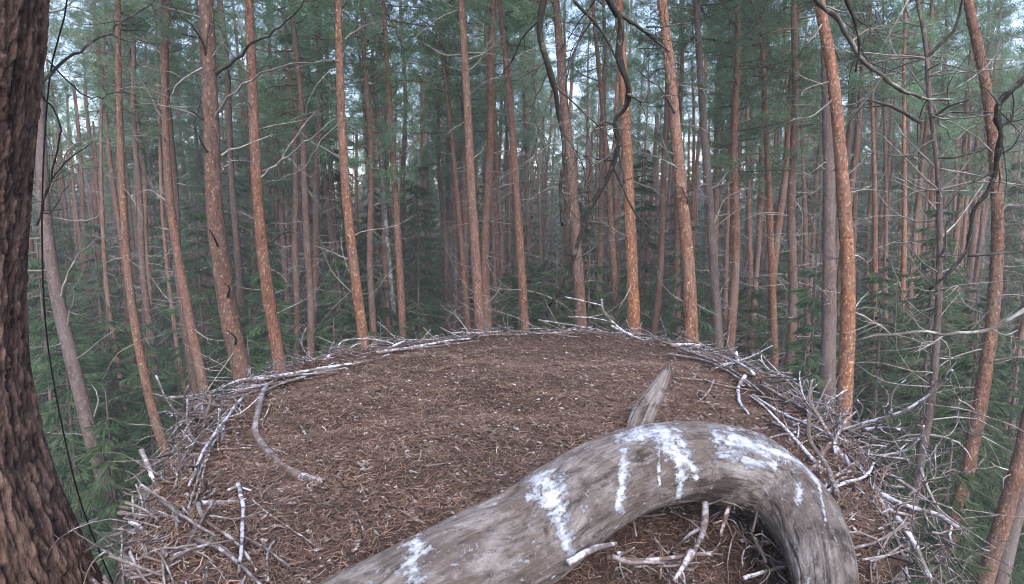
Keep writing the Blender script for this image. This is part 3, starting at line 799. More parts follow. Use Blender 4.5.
# ------------------------------------------------------------------ dark hanging branches in front of the forest
def hanging(name, label, main, wd, Ys, side, seed, extra=6, roots=None, mat=None):
    rs = np.random.RandomState(seed)
    q = [PY(px, py, Ys[0] + (Ys[1] - Ys[0]) * k / (len(main) - 1)) for k, (px, py) in enumerate(main)]
    if roots:
        t0 = (q[0] - q[1]).normalized(); rt = Vector(roots[0]); extra_pts = []
        p3 = rt; p0 = q[0]; p1 = q[0] + t0 * 1.5; p2 = rt + (q[0] - rt) * 0.25 + Vector((0, 0, 0.35))
        for u in (0.06, 0.14, 0.26, 0.42, 0.6, 0.8, 1.0):
            extra_pts.append(p0 * (1 - u) ** 3 + p1 * 3 * u * (1 - u) ** 2 + p2 * 3 * u * u * (1 - u) + p3 * u ** 3)
        roots = extra_pts[::-1]
        q = roots + q
    P, par = spline(q, 0.03)
    kk = np.array([1, 2, 3, 2, 1]) / 9.0
    jit = rs.normal(0, 0.0075, P.shape); jit = np.stack([np.convolve(jit[:, c], kk, 'same') for c in range(3)], 1); P += jit
    lenr = par if not roots else np.clip((par * (len(q) - 1) - len(roots)) / (len(main) - 1), 0, 1)
    r = 0.5 * wd / FPX * Ys[0] * (1 - 0.58 * lenr) * (1 + 0.12 * rs.normal(0, 1, len(P)))
    base = np.array(q[0])
    root = link(name, None, loc=base); tag(root, label, "branch")
    V, F = tube(P - base, r, 12, True, bark_disp(seed, 0.13))
    stem = link("main_stem", make_mesh("stem", V, F, mat or M_TWIG_DARK), root)
    def spray(P2, r2, cnt, Lr):
        mb = MB()
        for _ in range(cnt):
            k = rs.randint(max(1, len(P2) // 5), len(P2)); t = P2[k] - P2[k - 1]; t /= np.linalg.norm(t)
            twiggy(mb, rs, P2[k] - base, t * 0.7 + rs.normal(0, 0.6, 3) + np.array([0, 0, -0.25]), rs.uniform(*Lr), max(0.0022, min(0.006, r2[k] * 0.5)), 1, 0.15, -0.2, 4, 7, 0.5, 3)
        return mb
    for pts, w_, dY in side:
        # start on the stem at the nearest seen point
        Y0 = Ys[0] + 0.5 * (Ys[1] - Ys[0])
        q0 = PY(*pts[0], Y0)
        dd = np.linalg.norm(P[:, [0, 2]] - np.array([q0.x, q0.z]), axis=1)
        Y0 = P[int(np.argmin(dd))][1]
        qs = [PY(px, py, Y0 + dY * k / (len(pts) - 1)) for k, (px, py) in enumerate(pts)]
        P2, par2 = spline(qs, 0.03)
        P2[1:] += np.cumsum(rs.normal(0, 0.0015, (len(P2) - 1, 3)), 0)
        r2 = 0.5 * w_ / FPX * Y0 * (1 - 0.6 * par2)
        mb = spray(P2, r2, 5, (0.08, 0.35)); mb.tube(P2 - base, r2, 7)
        link("side_branch", mb.mesh("side", mat or M_TWIG_DARK), root)
    if extra:
        o = link("twigs", spray(P, r, extra, (0.15, 0.5)).mesh("twigs", mat or M_TWIG_DARK), stem); o['kind'] = 'stuff'
hanging("dead_branch", "thickest dark crooked branch hanging from the top, bending left down to the nest rim",
        [(607, 0), (619, 22), (620, 55), (629, 90), (627, 105), (614, 124), (617, 145), (609, 175), (587, 215), (574, 256), (559, 291), (549, 306)], 7.6, (2.7, 3.1),
        [([(628, 94), (636, 98), (643, 103)], 4, -0.05), ([(620, 15), (644, 32), (660, 45), (669, 52)], 4, 0.3), ([(647, 27), (670, 26), (692, 22)], 2.2, 0.3), ([(614, 124), (604, 122), (592, 135), (598, 150)], 3, -0.1),
         ([(617, 145), (608, 158), (599, 163), (592, 168)], 3, -0.15), ([(612, 165), (622, 185), (632, 205), (650, 225), (668, 235)], 2.6, 0.2), ([(598, 197), (590, 190), (584, 178)], 2, 0.1), ([(618, 150), (624, 175), (622, 195)], 2.4, 0.0),
         ([(571, 262), (590, 250), (606, 232), (618, 212)], 1.6, 0.1), ([(561, 289), (550, 285), (540, 288), (528, 300)], 1.6, 0.1), ([(585, 222), (600, 222), (612, 232)], 1.6, 0.1)], 3, 14,
        roots=[(-1.15, 1.5, 17.9), (-0.2, 2.2, 17.8), (0.35, 2.7, 17.2)])
hanging("dead_branch", "slimmer dark branch hanging down left of the thickest dark branch",
        [(545, -10), (539, 30), (548, 70), (558, 100), (562, 130), (561, 170), (558, 200), (562, 225)], 6.5, (2.4, 2.6),
        [([(557, 88), (582, 110), (597, 125), (612, 140)], 2, 0.1), ([(552, 92), (566, 70), (574, 55), (586, 17), (590, 0)], 2.4, 0.1), ([(553, 92), (540, 120), (534, 150), (540, 180), (536, 200)], 2.2, -0.1), ([(539, 20), (522, 40), (514, 60), (505, 70)], 2.2, 0.2),
         ([(545, 60), (533, 75), (535, 95), (527, 110)], 1.8, 0), ([(562, 130), (575, 150), (590, 160)], 1.6, 0)], 4, 10,
        roots=[(-1.15, 1.5, 17.6), (-0.4, 2.0, 17.4)])
hanging("dead_branch", "short dark twig crossing the top between the two hanging branches",
        [(566, -20), (574, 2), (592, 20), (612, 47), (618, 60)], 4, (2.6, 2.65), [([(592, 20), (580, 40), (572, 60), (566, 85)], 2, 0.1)], 5, 5, roots=[(-0.3, 2.2, 17.3)])
hanging("dead_branch", "long bare grey branch sweeping from the top edge past the big orange pine",
        [(808, -20), (817, 0), (841, 24), (860, 58), (882, 77), (906, 92), (927, 99), (951, 99)], 6, (3.6, 4.2),
        [([(882, 77), (870, 95), (858, 110), (845, 118)], 2, 0.1), ([(850, 42), (868, 30), (885, 28)], 2, 0.1)], 6, 8, roots=[(1.6, 2.2, 18.3)], mat=M_TWIG)
hanging("dead_branch", "short straight dark branch dangling from the top edge beside the big orange pine",
        [(843, -20), (845, 0), (855, 20), (860, 45), (856, 72)], 5, (3.3, 3.4), [([(852, 14), (866, 24), (880, 20)], 1.8, 0.1)], 7, 5, roots=[(1.9, 2.6, 17.9)])
hanging("dead_branch", "dark crooked branch curling down from the right edge across the bowing pine",
        [(1060, 50), (1024, 79), (1000, 103), (999, 137), (997, 164), (988, 192), (974, 212), (968, 248), (944, 276), (930, 290)], 6, (3.6, 4.0),
        [([(968, 256), (985, 255), (1024, 252), (1045, 248)], 3, -0.2), ([(999, 125), (1012, 122), (1015, 105), (1013, 90)], 2.4, -0.1), ([(997, 155), (1012, 148), (1022, 130)], 2, -0.1), ([(994, 172), (978, 180), (960, 190), (945, 210)], 2.4, 0.1), ([(1000, 105), (988, 90), (975, 82)], 1.8, 0.1)], 8, 12,
        roots=[(4.2, 3.5, 16.6)])
hanging("dead_branch", "pale lichened branch reaching level from the right edge in front of the dead tree",
        [(1060, 300), (1024, 312), (992, 329), (960, 333), (944, 335), (927, 331), (900, 333), (874, 336), (860, 340)], 4.5, (3.2, 3.5),
        [([(944, 335), (930, 345), (915, 352)], 2, 0), ([(992, 329), (1005, 335), (1018, 330)], 2, 0), ([(890, 334), (880, 325), (868, 320)], 1.8, 0)], 9, 5, roots=[(4.0, 3.0, 15.1)], mat=M_TWIG_PALE)
hanging("dead_branch", "thin dark twig rising out of the lower right beside the two crossing trunks",
        [(990, 600), (972, 575), (955, 560), (945, 545), (925, 530), (915, 515)], 3, (2.6, 2.7), [([(962, 568), (975, 550), (990, 545)], 1.6, 0.1), ([(945, 545), (930, 550), (918, 560)], 1.4, 0.1)], 10, 4, roots=[(2.4, 2.5, 13.0)])

# ------------------------------------------------------------------ random pines and spruces behind
random.seed(21)
def azi(x, y): return 512 + FPX * x / y
placed = []
def free(x, y, d):
    return all((x - a) ** 2 + (y - b) ** 2 > d * d for a, b in placed)
SHORT = [(65, "the leaning dull brown pine"), (132, "the slender curving pine"), (188, "the red-brown pine over the jutting stick"), (228, "the thickest reddish pine"), (266, "the pine with the pale fanning branches"), (353, "the pine at the looped twig"),
         (399, "the fork-branched brown pine"), (478, "the tall centre-left pine"), (523, "the pine in the very middle"), (578, "the pine behind the slim dark branch"), (632, "the pine behind the thick dark branch"), (689, "the bright flaky pine"), (716, "the purplish brown pine"),
         (773, "the pine over the right shoulder"), (847, "the big bright orange pine"), (937, "the dead grey tree"), (993, "the bowing right pine")]
used_labels = {}
ORD = ["", "second ", "third ", "fourth ", "fifth ", "sixth ", "seventh ", "eighth ", "ninth ", "tenth ", "eleventh ", "twelfth "]
def between(kind, x, y, count=True):
    px = azi(x, y); l = [n for p, n in SHORT if p <= px]; r = [n for p, n in SHORT if p > px]
    if not l: w_ = "left of " + r[0]
    elif not r: w_ = "right of " + l[-1]
    else:
        p0 = max(p for p, n in SHORT if p <= px); p1 = min(p for p, n in SHORT if p > px)
        w_ = "just right of " + l[-1] if px - p0 < p1 - px else "just left of " + r[0]
    if not count: return kind + ' ' + w_
    k = used_labels.get((kind, w_), 0); used_labels[(kind, w_)] = k + 1
    lab = (ORD[min(k, 11)].strip() + ' ' + kind) if k else kind
    lab = (lab + " " + w_)
    return lab
cnt = 0
GAPS = [(60, 112), (352, 368), (555, 572), (210, 230)]      # lines of sight kept thinner, where the sky breaks through
tries = 0
while cnt < 266 and tries < 6000:
    tries += 1
    y = 14.5 + 42 * random.random() ** 0.9
    x = random.uniform(-1, 1) * (0.88 * y + 1)
    if not free(x, y, 1.1): continue
    px = azi(x, y)
    if any(a < px < b for a, b in GAPS) and random.random() < 0.75: continue
    placed.append((x, y))
    s = random.uniform(0.75, 1.2)
    d = 'near' if y < 34 else ('middle' if y < 52 else 'far')
    lab = {'near': "slim pine in the crowded rows a little behind the bigger traced trunks",
           'middle': "thin pine trunk deep in the crowded rows of the forest",
           'far': "hair-thin pine trunk in the hazy back of the forest"}[d]
    lab = lab.replace("bigger traced trunks", "thicker foreground trunks")
    grp = {'near': "slim pines behind the thicker trunks", 'middle': "thin pines deep in the forest", 'far': "hazy farthest pines"}[d]
    if y < 34 and abs(x / y) < 0.85: lab = between('slim pine', x, y)
    elif y < 52 and abs(x / y) < 0.85: lab = between('thin far pine', x, y)
    else: lab = between('hair-thin hazy pine', x, y, False); grp = lab.replace('hazy pine', 'hazy pines')
    bg_pine(x, y, cnt, (s, random.uniform(0.88, 1.08)), random.uniform(0, 6.28), grp, lab, random.uniform(-2.5, 1.8) if y > 25 else random.uniform(-2.0, 0))
    cnt += 1
for k in range(12):                        # the wood goes on beside and behind the camera
    a = R(random.uniform(58, 302)); r = random.uniform(10, 24)
    x, y = r * math.sin(a), r * math.cos(a)
    bg_pine(x, y, k, (1.0, 1.0), random.uniform(0, 6), "pines outside the view", "pine of the same wood standing outside the view")
SP = [(-6.3, 9.2, 12.4, 1.0), (-8.6, 11.5, 13.4, 1.1), (-5.2, 11.8, 12.6, 1.0), (-7.6, 8.3, 11.0, 0.9), (-4.0, 13.5, 12.8, 1.05), (-10.5, 13.5, 14.6, 1.15), (-2.4, 15.5, 13.4, 1.0), (-6.2, 15.5, 14.4, 1.1), (-9.0, 17.5, 15.5, 1.2),
      (6.0, 8.0, 11.9, 1.0), (7.6, 9.8, 13.3, 1.0), (5.1, 10.4, 12.6, 0.95), (8.6, 12.4, 14.6, 1.15), (6.4, 12.8, 14.0, 1.1), (4.1, 13.2, 13.0, 1.0), (9.6, 9.2, 12.8, 1.0), (2.2, 16.5, 13.8, 1.0), (0.2, 17.0, 13.6, 1.05), (5.0, 17.0, 14.5, 1.1),
      (10.8, 15.5, 15.6, 1.2), (5.6, 6.4, 10.2, 0.85), (-5.4, 7.2, 10.4, 0.85)]
SPL = ["dark young spruce between the leaning dull brown pine and the nest", "dark spruce behind the leaning dull brown pine, left", "spruce whose tip ends beside the slender orange curving pine", "low spruce with drooping sprays at the foot of the leaning pine",
       "spruce just behind the two reddish pines over the left rim", "tall spruce high up behind the big left trunk", "spruce between the orange pine and the looped twig", "tall spruce left of the thickest reddish pine", "hazy tall spruce behind the thin left pines",
       "low dark spruce under the pale level branch on the right", "dark spruce between the dead tree and the bowing right pine", "spruce close behind the grey-purple trunk at the right rim", "tall spruce behind the bowing right pine", "tall dark spruce behind the dead grey tree",
       "spruce left of the big bright orange pine", "spruce at the far right edge behind the crossing trunks", "spruce behind the bright orange flaky pine", "spruce in the very middle of the forest behind the nest", "tall spruce between the purplish pine and the big orange pine",
       "tallest spruce at the upper right edge", "lowest bright-tipped spruce in the lower right corner", "lowest spruce nearest the big left trunk"]
for k, ((x, y, H, wd), lb) in enumerate(zip(SP, SPL)):
    placed.append((x, y)); spruce(x, y, k, H, wd, False, lb, None)
cnt = 0; tries = 0
while cnt < 270 and tries < 9000:
    tries += 1
    y = 14.5 + 40 * random.random() ** 1.1
    x = random.uniform(-1, 1) * (0.9 * y + 3)
    if not free(x, y, 0.8): continue
    px = azi(x, y)
    H = random.uniform(11.5, 14.5) if y < 21 else random.uniform(13.5, 19.0)
    if any(a < px < b for a, b in GAPS): H = min(H, 15.0)
    placed.append((x, y))
    far = y > 34
    spruce(x, y, cnt, H, random.uniform(0.9, 1.35), y > 24, between("dark spruce", x, y, abs(x / y) < 0.82) if not far else between("hazy far spruce", x, y, False),
           "spruces between the background pines" if not far else between("hazy far spruces", x, y, False))
    cnt += 1

# the trunks beyond those 300, too many and thin to pick apart
def distant_trunks():
    rs = np.random.RandomState(66); mb = MB()
    for k in range(240):
        y = rs.uniform(26, 62); x = rs.uniform(-1, 1) * (0.88 * y + 1)
        z = np.linspace(0, rs.uniform(18, 23), 14)
        lx, ly = rs.normal(0, 0.012, 2)
        P = np.stack([x + lx * z + 0.12 * np.sin(z * 0.4 + k), y + ly * z, z], 1)
        mb.tube(P, rs.uniform(0.08, 0.17) * (1 - 0.6 * z / 25), 6, rs.rand())
        for j in range(7):
            i = rs.randint(4, 14); a = rs.uniform(0, 6.28); L = rs.uniform(0.4, 1.5)
            Q = rod_path(rs, P[i] + np.array([0, 0, rs.uniform(-.8, .8)]), (math.cos(a), math.sin(a), rs.normal(0.1, 0.4)), L, 3, 0.15)
            mb.tube(Q, np.array([0.016, 0.013, 0.01, 0.006]), 3, rs.rand())
    o = link("distant_trunks", mb.mesh("distant_trunks", M_BARK_FAR)); tag(o, "uncountable thin trunks massed in the depth of the forest", "trees", kind='stuff')
distant_trunks()
# far wood: a mass nobody could count
def far_wood():
    rs = np.random.RandomState(77)
    V = []; F = []; T = []; n0 = 0
    Cs = []; Ds = []; Ts = []; Ls = []
    for k in range(760):
        a = rs.uniform(-0.95, 0.95); r = rs.uniform(68, 130)
        x, y = r * math.sin(a), r * math.cos(a)
        H = rs.uniform(15, 25); m = 190; bt = rs.uniform(0, .6)
        f = rs.uniform(0, 1, m) ** 0.8
        rad = (2.6 * (1 - f) ** 0.7 + 0.2) * rs.uniform(0.2, 1, m); th = rs.uniform(0, 6.28, m)
        Cs.append(np.stack([x + rad * np.cos(th), y + rad * np.sin(th), 1 + f * (H - 1)], 1))
        Ds.append(np.stack([np.cos(th), np.sin(th), -0.5 + rs.normal(0, .3, m)], 1)); Ts.append(np.clip(bt + rs.uniform(0, .4, m), 0, 1)); Ls.append(rs.uniform(0.6, 1.5, m))
    C = np.vstack(Cs); n = len(C)
    V, F, tt = blades(C, np.vstack(Ds), np.concatenate(Ls), rs.uniform(0.3, 0.7, n), rs, np.concatenate(Ts))
    o = link("far_wood", make_mesh("far_wood", V, F, M_SPRUCE, tt, smooth=False)); tag(o, "unbroken dark mass of distant forest behind all the trunks", "woodland", kind='stuff')
far_wood()

# ------------------------------------------------------------------ the nest
ZN = CAMZ - 0.70
NC = np.array([0.03, 2.05])
rim_px = [(150, 565), (158, 505), (190, 452), (212, 412), (245, 386), (300, 369), (350, 357), (400, 349), (460, 342), (520, 339), (600, 339), (680, 349), (740, 371), (790, 400), (838, 434), (858, 470), (868, 520), (866, 575)]
rim = [np.array(PZ(px, py, ZN))[:2] for px, py in rim_px]
rim += [np.array([0.55, 0.88]), np.array([0.25, 0.74]), np.array([-0.15, 0.72]), np.array([-0.5, 0.86])]
ang = np.array([math.atan2(p[1] - NC[1], p[0] - NC[0]) for p in rim]); rr_ = np.array([np.linalg.norm(p - NC) for p in rim])
o_ = np.argsort(ang); ang = ang[o_]; rr_ = rr_[o_]
def rimR(a):
    a = (a + np.pi) % (2 * np.pi) - np.pi
    return np.interp(a, np.concatenate([ang - 2 * np.pi, ang, ang + 2 * np.pi]), np.tile(rr_, 3))
def nest_z(x, y):
    """height of the nest's top surface"""
    dx, dy = x - NC[0], y - NC[1]
    a = math.atan2(dy, dx); f = math.hypot(dx, dy) / float(rimR(a))
    z = ZN + 0.03 * math.cos(min(1, f) * math.pi / 2) + 0.03 * mn.noise(Vector((x * 2.2, y * 2.2, 0))) + 0.016 * mn.noise(Vector((x * 5, y * 5, 2))) + 0.010 * mn.noise(Vector((x * 9, y * 9, 4)))
    z += 0.025 * math.exp(-((f - 0.93) / 0.07) ** 2)
    z -= 0.20 * math.exp(-(((x - 0.50) / 0.30) ** 2 + ((y - 1.02) / 0.22) ** 2))
    if f > 1: z -= 0.9 * (f - 1)
    return z
nest = link("nest", None, loc=(NC[0], NC[1], ZN - 0.75)); NB = np.array([NC[0], NC[1], ZN - 0.75])
tag(nest, "huge raptor nest of sticks with a flat brown needle-strewn top", "nest")
def nest_body():
    rs = np.random.RandomState(3)
    na, nr = 260, 110
    V = []; 
    for i in range(nr + 1):
        f = (i / nr) ** 0.9 * 1.0
        for j in range(na):
            a = 2 * np.pi * j / na - np.pi
            Rm = float(rimR(a)) * f
            x, y = NC[0] + Rm * math.cos(a), NC[1] + Rm * math.sin(a)
            V.append((x, y, nest_z(x, y) + 0.006 * mn.noise(Vector((x * 40, y * 40, 1)))))
    for k, (f, dz) in enumerate([(1.015, -0.05), (1.0, -0.15), (0.93, -0.32), (0.82, -0.5), (0.66, -0.65), (0.45, -0.74), (0.02, -0.75)]):
        for j in range(na):
            a = 2 * np.pi * j / na - np.pi
            Rm = float(rimR(a)) * f * (1 + 0.03 * rs.normal())
            V.append((NC[0] + Rm * math.cos(a), NC[1] + Rm * math.sin(a), ZN + dz + 0.01 * rs.normal()))
    rows = nr + 1 + 7
    i = np.arange(rows - 1)[:, None] * na; j = np.arange(na)[None, :]; j2 = (j + 1) % na
    F = np.stack([i + j, i + na + j, i + na + j2, i + j2], -1).reshape(-1, 4)
    link("lining", make_mesh("lining", np.array(V) - NB, F, M_LITTER), nest)
nest_body()

def rand_nest_pts(rs, n, fmax=1.0, power=0.5):
    a = rs.uniform(-np.pi, np.pi, n); f = rs.uniform(0, 1, n) ** power * fmax
    Rm = rimR(a) * f
    return NC[0] + Rm * np.cos(a), NC[1] + Rm * np.sin(a), f
def strew():
    rs = np.random.RandomState(8)
    n = 140000
    x, y, f = rand_nest_pts(rs, n, 1.03)
    z = np.array([nest_z(a, b) for a, b in zip(x, y)]) + rs.uniform(0.0, 0.012, n)
    a = rs.uniform(0, 6.283, n)
    L = rs.gamma(3, 0.0066, n).clip(0.005, 0.05); W = rs.uniform(0.0008, 0.0019, n)
    tilt = rs.normal(0, 0.22, n)
    D = np.stack([np.cos(a), np.sin(a), tilt], 1); D /= np.linalg.norm(D, axis=1)[:, None]
    Sd = np.stack([-np.sin(a), np.cos(a), rs.normal(0, 0.3, n)], 1)
    C = np.stack([x, y, z], 1)
    bend = Sd * (rs.normal(0, 0.16, n) * L)[:, None]
    P0 = C - D * L[:, None] / 2; P2 = C + D * L[:, None] / 2; P1 = C + bend
    w_ = Sd * W[:, None] / 2
    V = np.stack([P0 - w_, P0 + w_, P1 - w_, P1 + w_, P2 - w_ * 0.6, P2 + w_ * 0.6], 1).reshape(-1, 3)
    V[:, 2] += 0.003
    k = np.arange(n)[:, None] * 6
    F = np.concatenate([k + np.array([[0, 1, 3, 2]]), k + np.array([[2, 3, 5, 4]])], 0)
    tone = np.repeat(np.clip(rs.beta(2.2, 2.6, n) + (rs.rand(n) < 0.02) * 0.35, 0, 1), 6)
    o = link("needle_litter", make_mesh("needle_litter", V - NB, F, M_NEEDLES, tone, smooth=False), nest); o['kind'] = 'stuff'
    # bark crumbs and pale scraps
    for nm, cnt, mat, sr in (("bark_crumbs", 5200, M_STICK_BROWN, (0.0018, 0.006)), ("pale_scraps", 170, M_CHIP, (0.002, 0.0065)), ("moss_scraps", 40, M_MOSS, (0.003, 0.008))):
        x, y, f = rand_nest_pts(rs, cnt, 0.98)
        if nm == "moss_scraps":
            cxs = [(503, 462), (250 + 20, 440), (378, 427), (480, 478), (600, 375)]
            c5 = [np.array(PZ(px, py, ZN + 0.02))[:2] for px, py in cxs]
            x = np.array([c5[i % 5][0] for i in range(cnt)]) + rs.normal(0, 0.02, cnt); y = np.array([c5[i % 5][1] for i in range(cnt)]) + rs.normal(0, 0.025, cnt)
        Vs = []; Fs = []; n0 = 0; Ts = []
        tet = np.array([(-1, -1, 0), (1, -1, 0.1), (1, 1, 0), (-1, 1, -0.1), (-.6, -.6, .6), (.7, -.6, .7), (.6, .5, .5), (-.5, .7, .6)], float)
        qf = np.array([(0, 3, 2, 1), (4, 5, 6, 7), (0, 1, 5, 4), (1, 2, 6, 5), (2, 3, 7, 6), (3, 0, 4, 7)])
        for a_, b_ in zip(x, y):
            s = rs.uniform(*sr); th = rs.uniform(0, 6.28); el = rs.uniform(0.8, 2.6) if nm == "bark_crumbs" else rs.uniform(0.8, 1.5)
            v = (tet + rs.normal(0, 0.2, tet.shape)) * np.array([s * el, s, s * 0.6])
            v = np.stack([v[:, 0] * math.cos(th) - v[:, 1] * math.sin(th), v[:, 0] * math.sin(th) + v[:, 1] * math.cos(th), v[:, 2] + v[:, 0] * rs.normal(0, 0.25)], 1)
            Vs.append(v + np.array([a_, b_, nest_z(a_, b_) + 0.006])); Fs.append(qf + n0); n0 += 8
            Ts.append(np.full(8, rs.uniform(0, 1)))
        o = link(nm, make_mesh(nm, np.vstack(Vs) - NB, np.vstack(Fs), mat, np.concatenate(Ts), smooth=False), nest); o['kind'] = 'stuff'
strew()

# sticks
def stick_mesh(P, r, seed, mat, nubs=2, sides=9, taper=0.45, tone=None):
    rs = np.random.RandomState(seed)
    P = P.copy()
    n = len(P)
    rad = r * np.linspace(1, 1 - taper, n) * (1 + 0.09 * np.convolve(rs.normal(0, 1, n + 2), [0.3, 0.4, 0.3], 'valid'))
    mb = MB(); tn = rs.uniform(0.2, 0.9) if tone is None else tone
    mb.tube(P, rad, sides + sides % 2, tn, True)
    for _ in range(nubs):
        k = rs.randint(1, n - 1); t = P[k] - P[k - 1]; t /= np.linalg.norm(t) + 1e-9
        q = rs.normal(0, 1, 3); q -= t * q.dot(t); q /= np.linalg.norm(q)
        L = rs.uniform(2, 7) * r
        Q = np.array([P[k], P[k] + (q + t * 0.5) * L * 0.5, P[k] + (q + t * 0.8) * L])
        mb.tube(Q, np.array([rad[k] * 0.7, rad[k] * 0.5, rad[k] * 0.35]), 6, tn, True)
    return mb.mesh("stick", mat)

def nstick(pts, wpx, mat=None, off=0.015, Y=None, label=None, nubs=2, name="stick", parent=True, cat=None, seed=None, taper=0.4):
    """pts in pixels laid on the nest's top (Y None) or standing Y metres ahead (number or one per end)"""
    sd = seed or (hash_(pts))
    rs = np.random.RandomState(sd)
    q = []
    for k, (px, py) in enumerate(pts):
        if Y is None:
            p = PZ(px, py, ZN + 0.02)
            for _ in range(5):
                rr = 0.5 * wpx / FPX * p.y
                p = PZ(px, py, max(ZN - 0.02, nest_z(p.x, p.y)) + rr * 0.9 + 0.010 + max(0, off - 0.02) * 0.6)
        else:
            yy = Y if not isinstance(Y, tuple) else Y[0] + (Y[1] - Y[0]) * k / (len(pts) - 1)
            p = PY(px, py, yy)
        q.append(p)
    P, par = spline(q, 0.012)
    P += np.cumsum(rs.normal(0, 0.0006, P.shape), 0)
    dist = float(np.mean([(p - Vector((0, 0, CAMZ))).y for p in q]))
    r = 0.5 * wpx / FPX * dist * 0.88
    me_ = stick_mesh(P - (NB if parent else np.array(q[0])), r, sd, mat or M_STICK, nubs, 10, taper)
    o = link(name, me_, nest if parent else None, None if parent else q[0])
    if label: o['label'] = label
    if cat: o['category'] = cat
    return o, P, r
def hash_(pts): return int(sum((i + 1) * (p[0] * 7 + p[1] * 13) for i, p in enumerate(pts))) % 99991

W_, S_, BR_ = M_STICK_WHITE, M_STICK, M_STICK_BROWN
# the loose bent stick that lies on the nest's left
o, P, r = nstick([(266, 386), (259, 402), (255, 428), (262, 443), (276, 457), (295, 469), (320, 477)], 7.4, S_, 0.022, name="bent_stick", parent=False, cat="stick", nubs=0, taper=-0.15,
    label="smooth bent pale stick with a broken hollow end lying on the left of the nest")
e = P[-1]; t = P[-1] - P[-3]; t /= np.linalg.norm(t)
V, F = tube(np.array([e - t * 0.004, e + t * 0.0015]) - P[0], r * 0.62, 12)
link("hollow_end", make_mesh("hollow_end", V, F, M_HOLLOW), o)
V, F = tube(np.array([P[-8], P[-5], P[-2]]) - P[0], r * 1.07, 14, False)
link("white_end", make_mesh("white_end", V, F, M_STICK_WHITE), o)
V, F = tube(P[len(P) // 2 + 4: len(P) // 2 + 9] - P[0], r * 1.05, 14, False)
link("white_smear", make_mesh("white_smear", V, F, M_STICK_WHITE), o)
for pts, wd, mat, lb in [([(300, 425), (308, 442)], 4, BR_, "short tan twig lying on the nest just right of the bent stick's middle"),
                         ([(285, 390), (279, 408)], 3.2, BR_, "short stub of stick lying at the top of the bent stick, to its right"),
                         ([(270, 405), (263, 425), (268, 432)], 2.4, BR_, "thin curved twig inside the bow of the bent stick"),
                         ([(355, 510), (363, 528), (366, 540)], 2.2, BR_, "thin twig lying on the bare middle of the nest, left of the log"),
                         ([(425, 466), (447, 462)], 2.6, S_, "small pale splinter lying alone near the middle of the nest")]:
    nstick(pts, wd, mat, 0.018, name="twig", parent=False, cat="twig", nubs=1, label=lb)

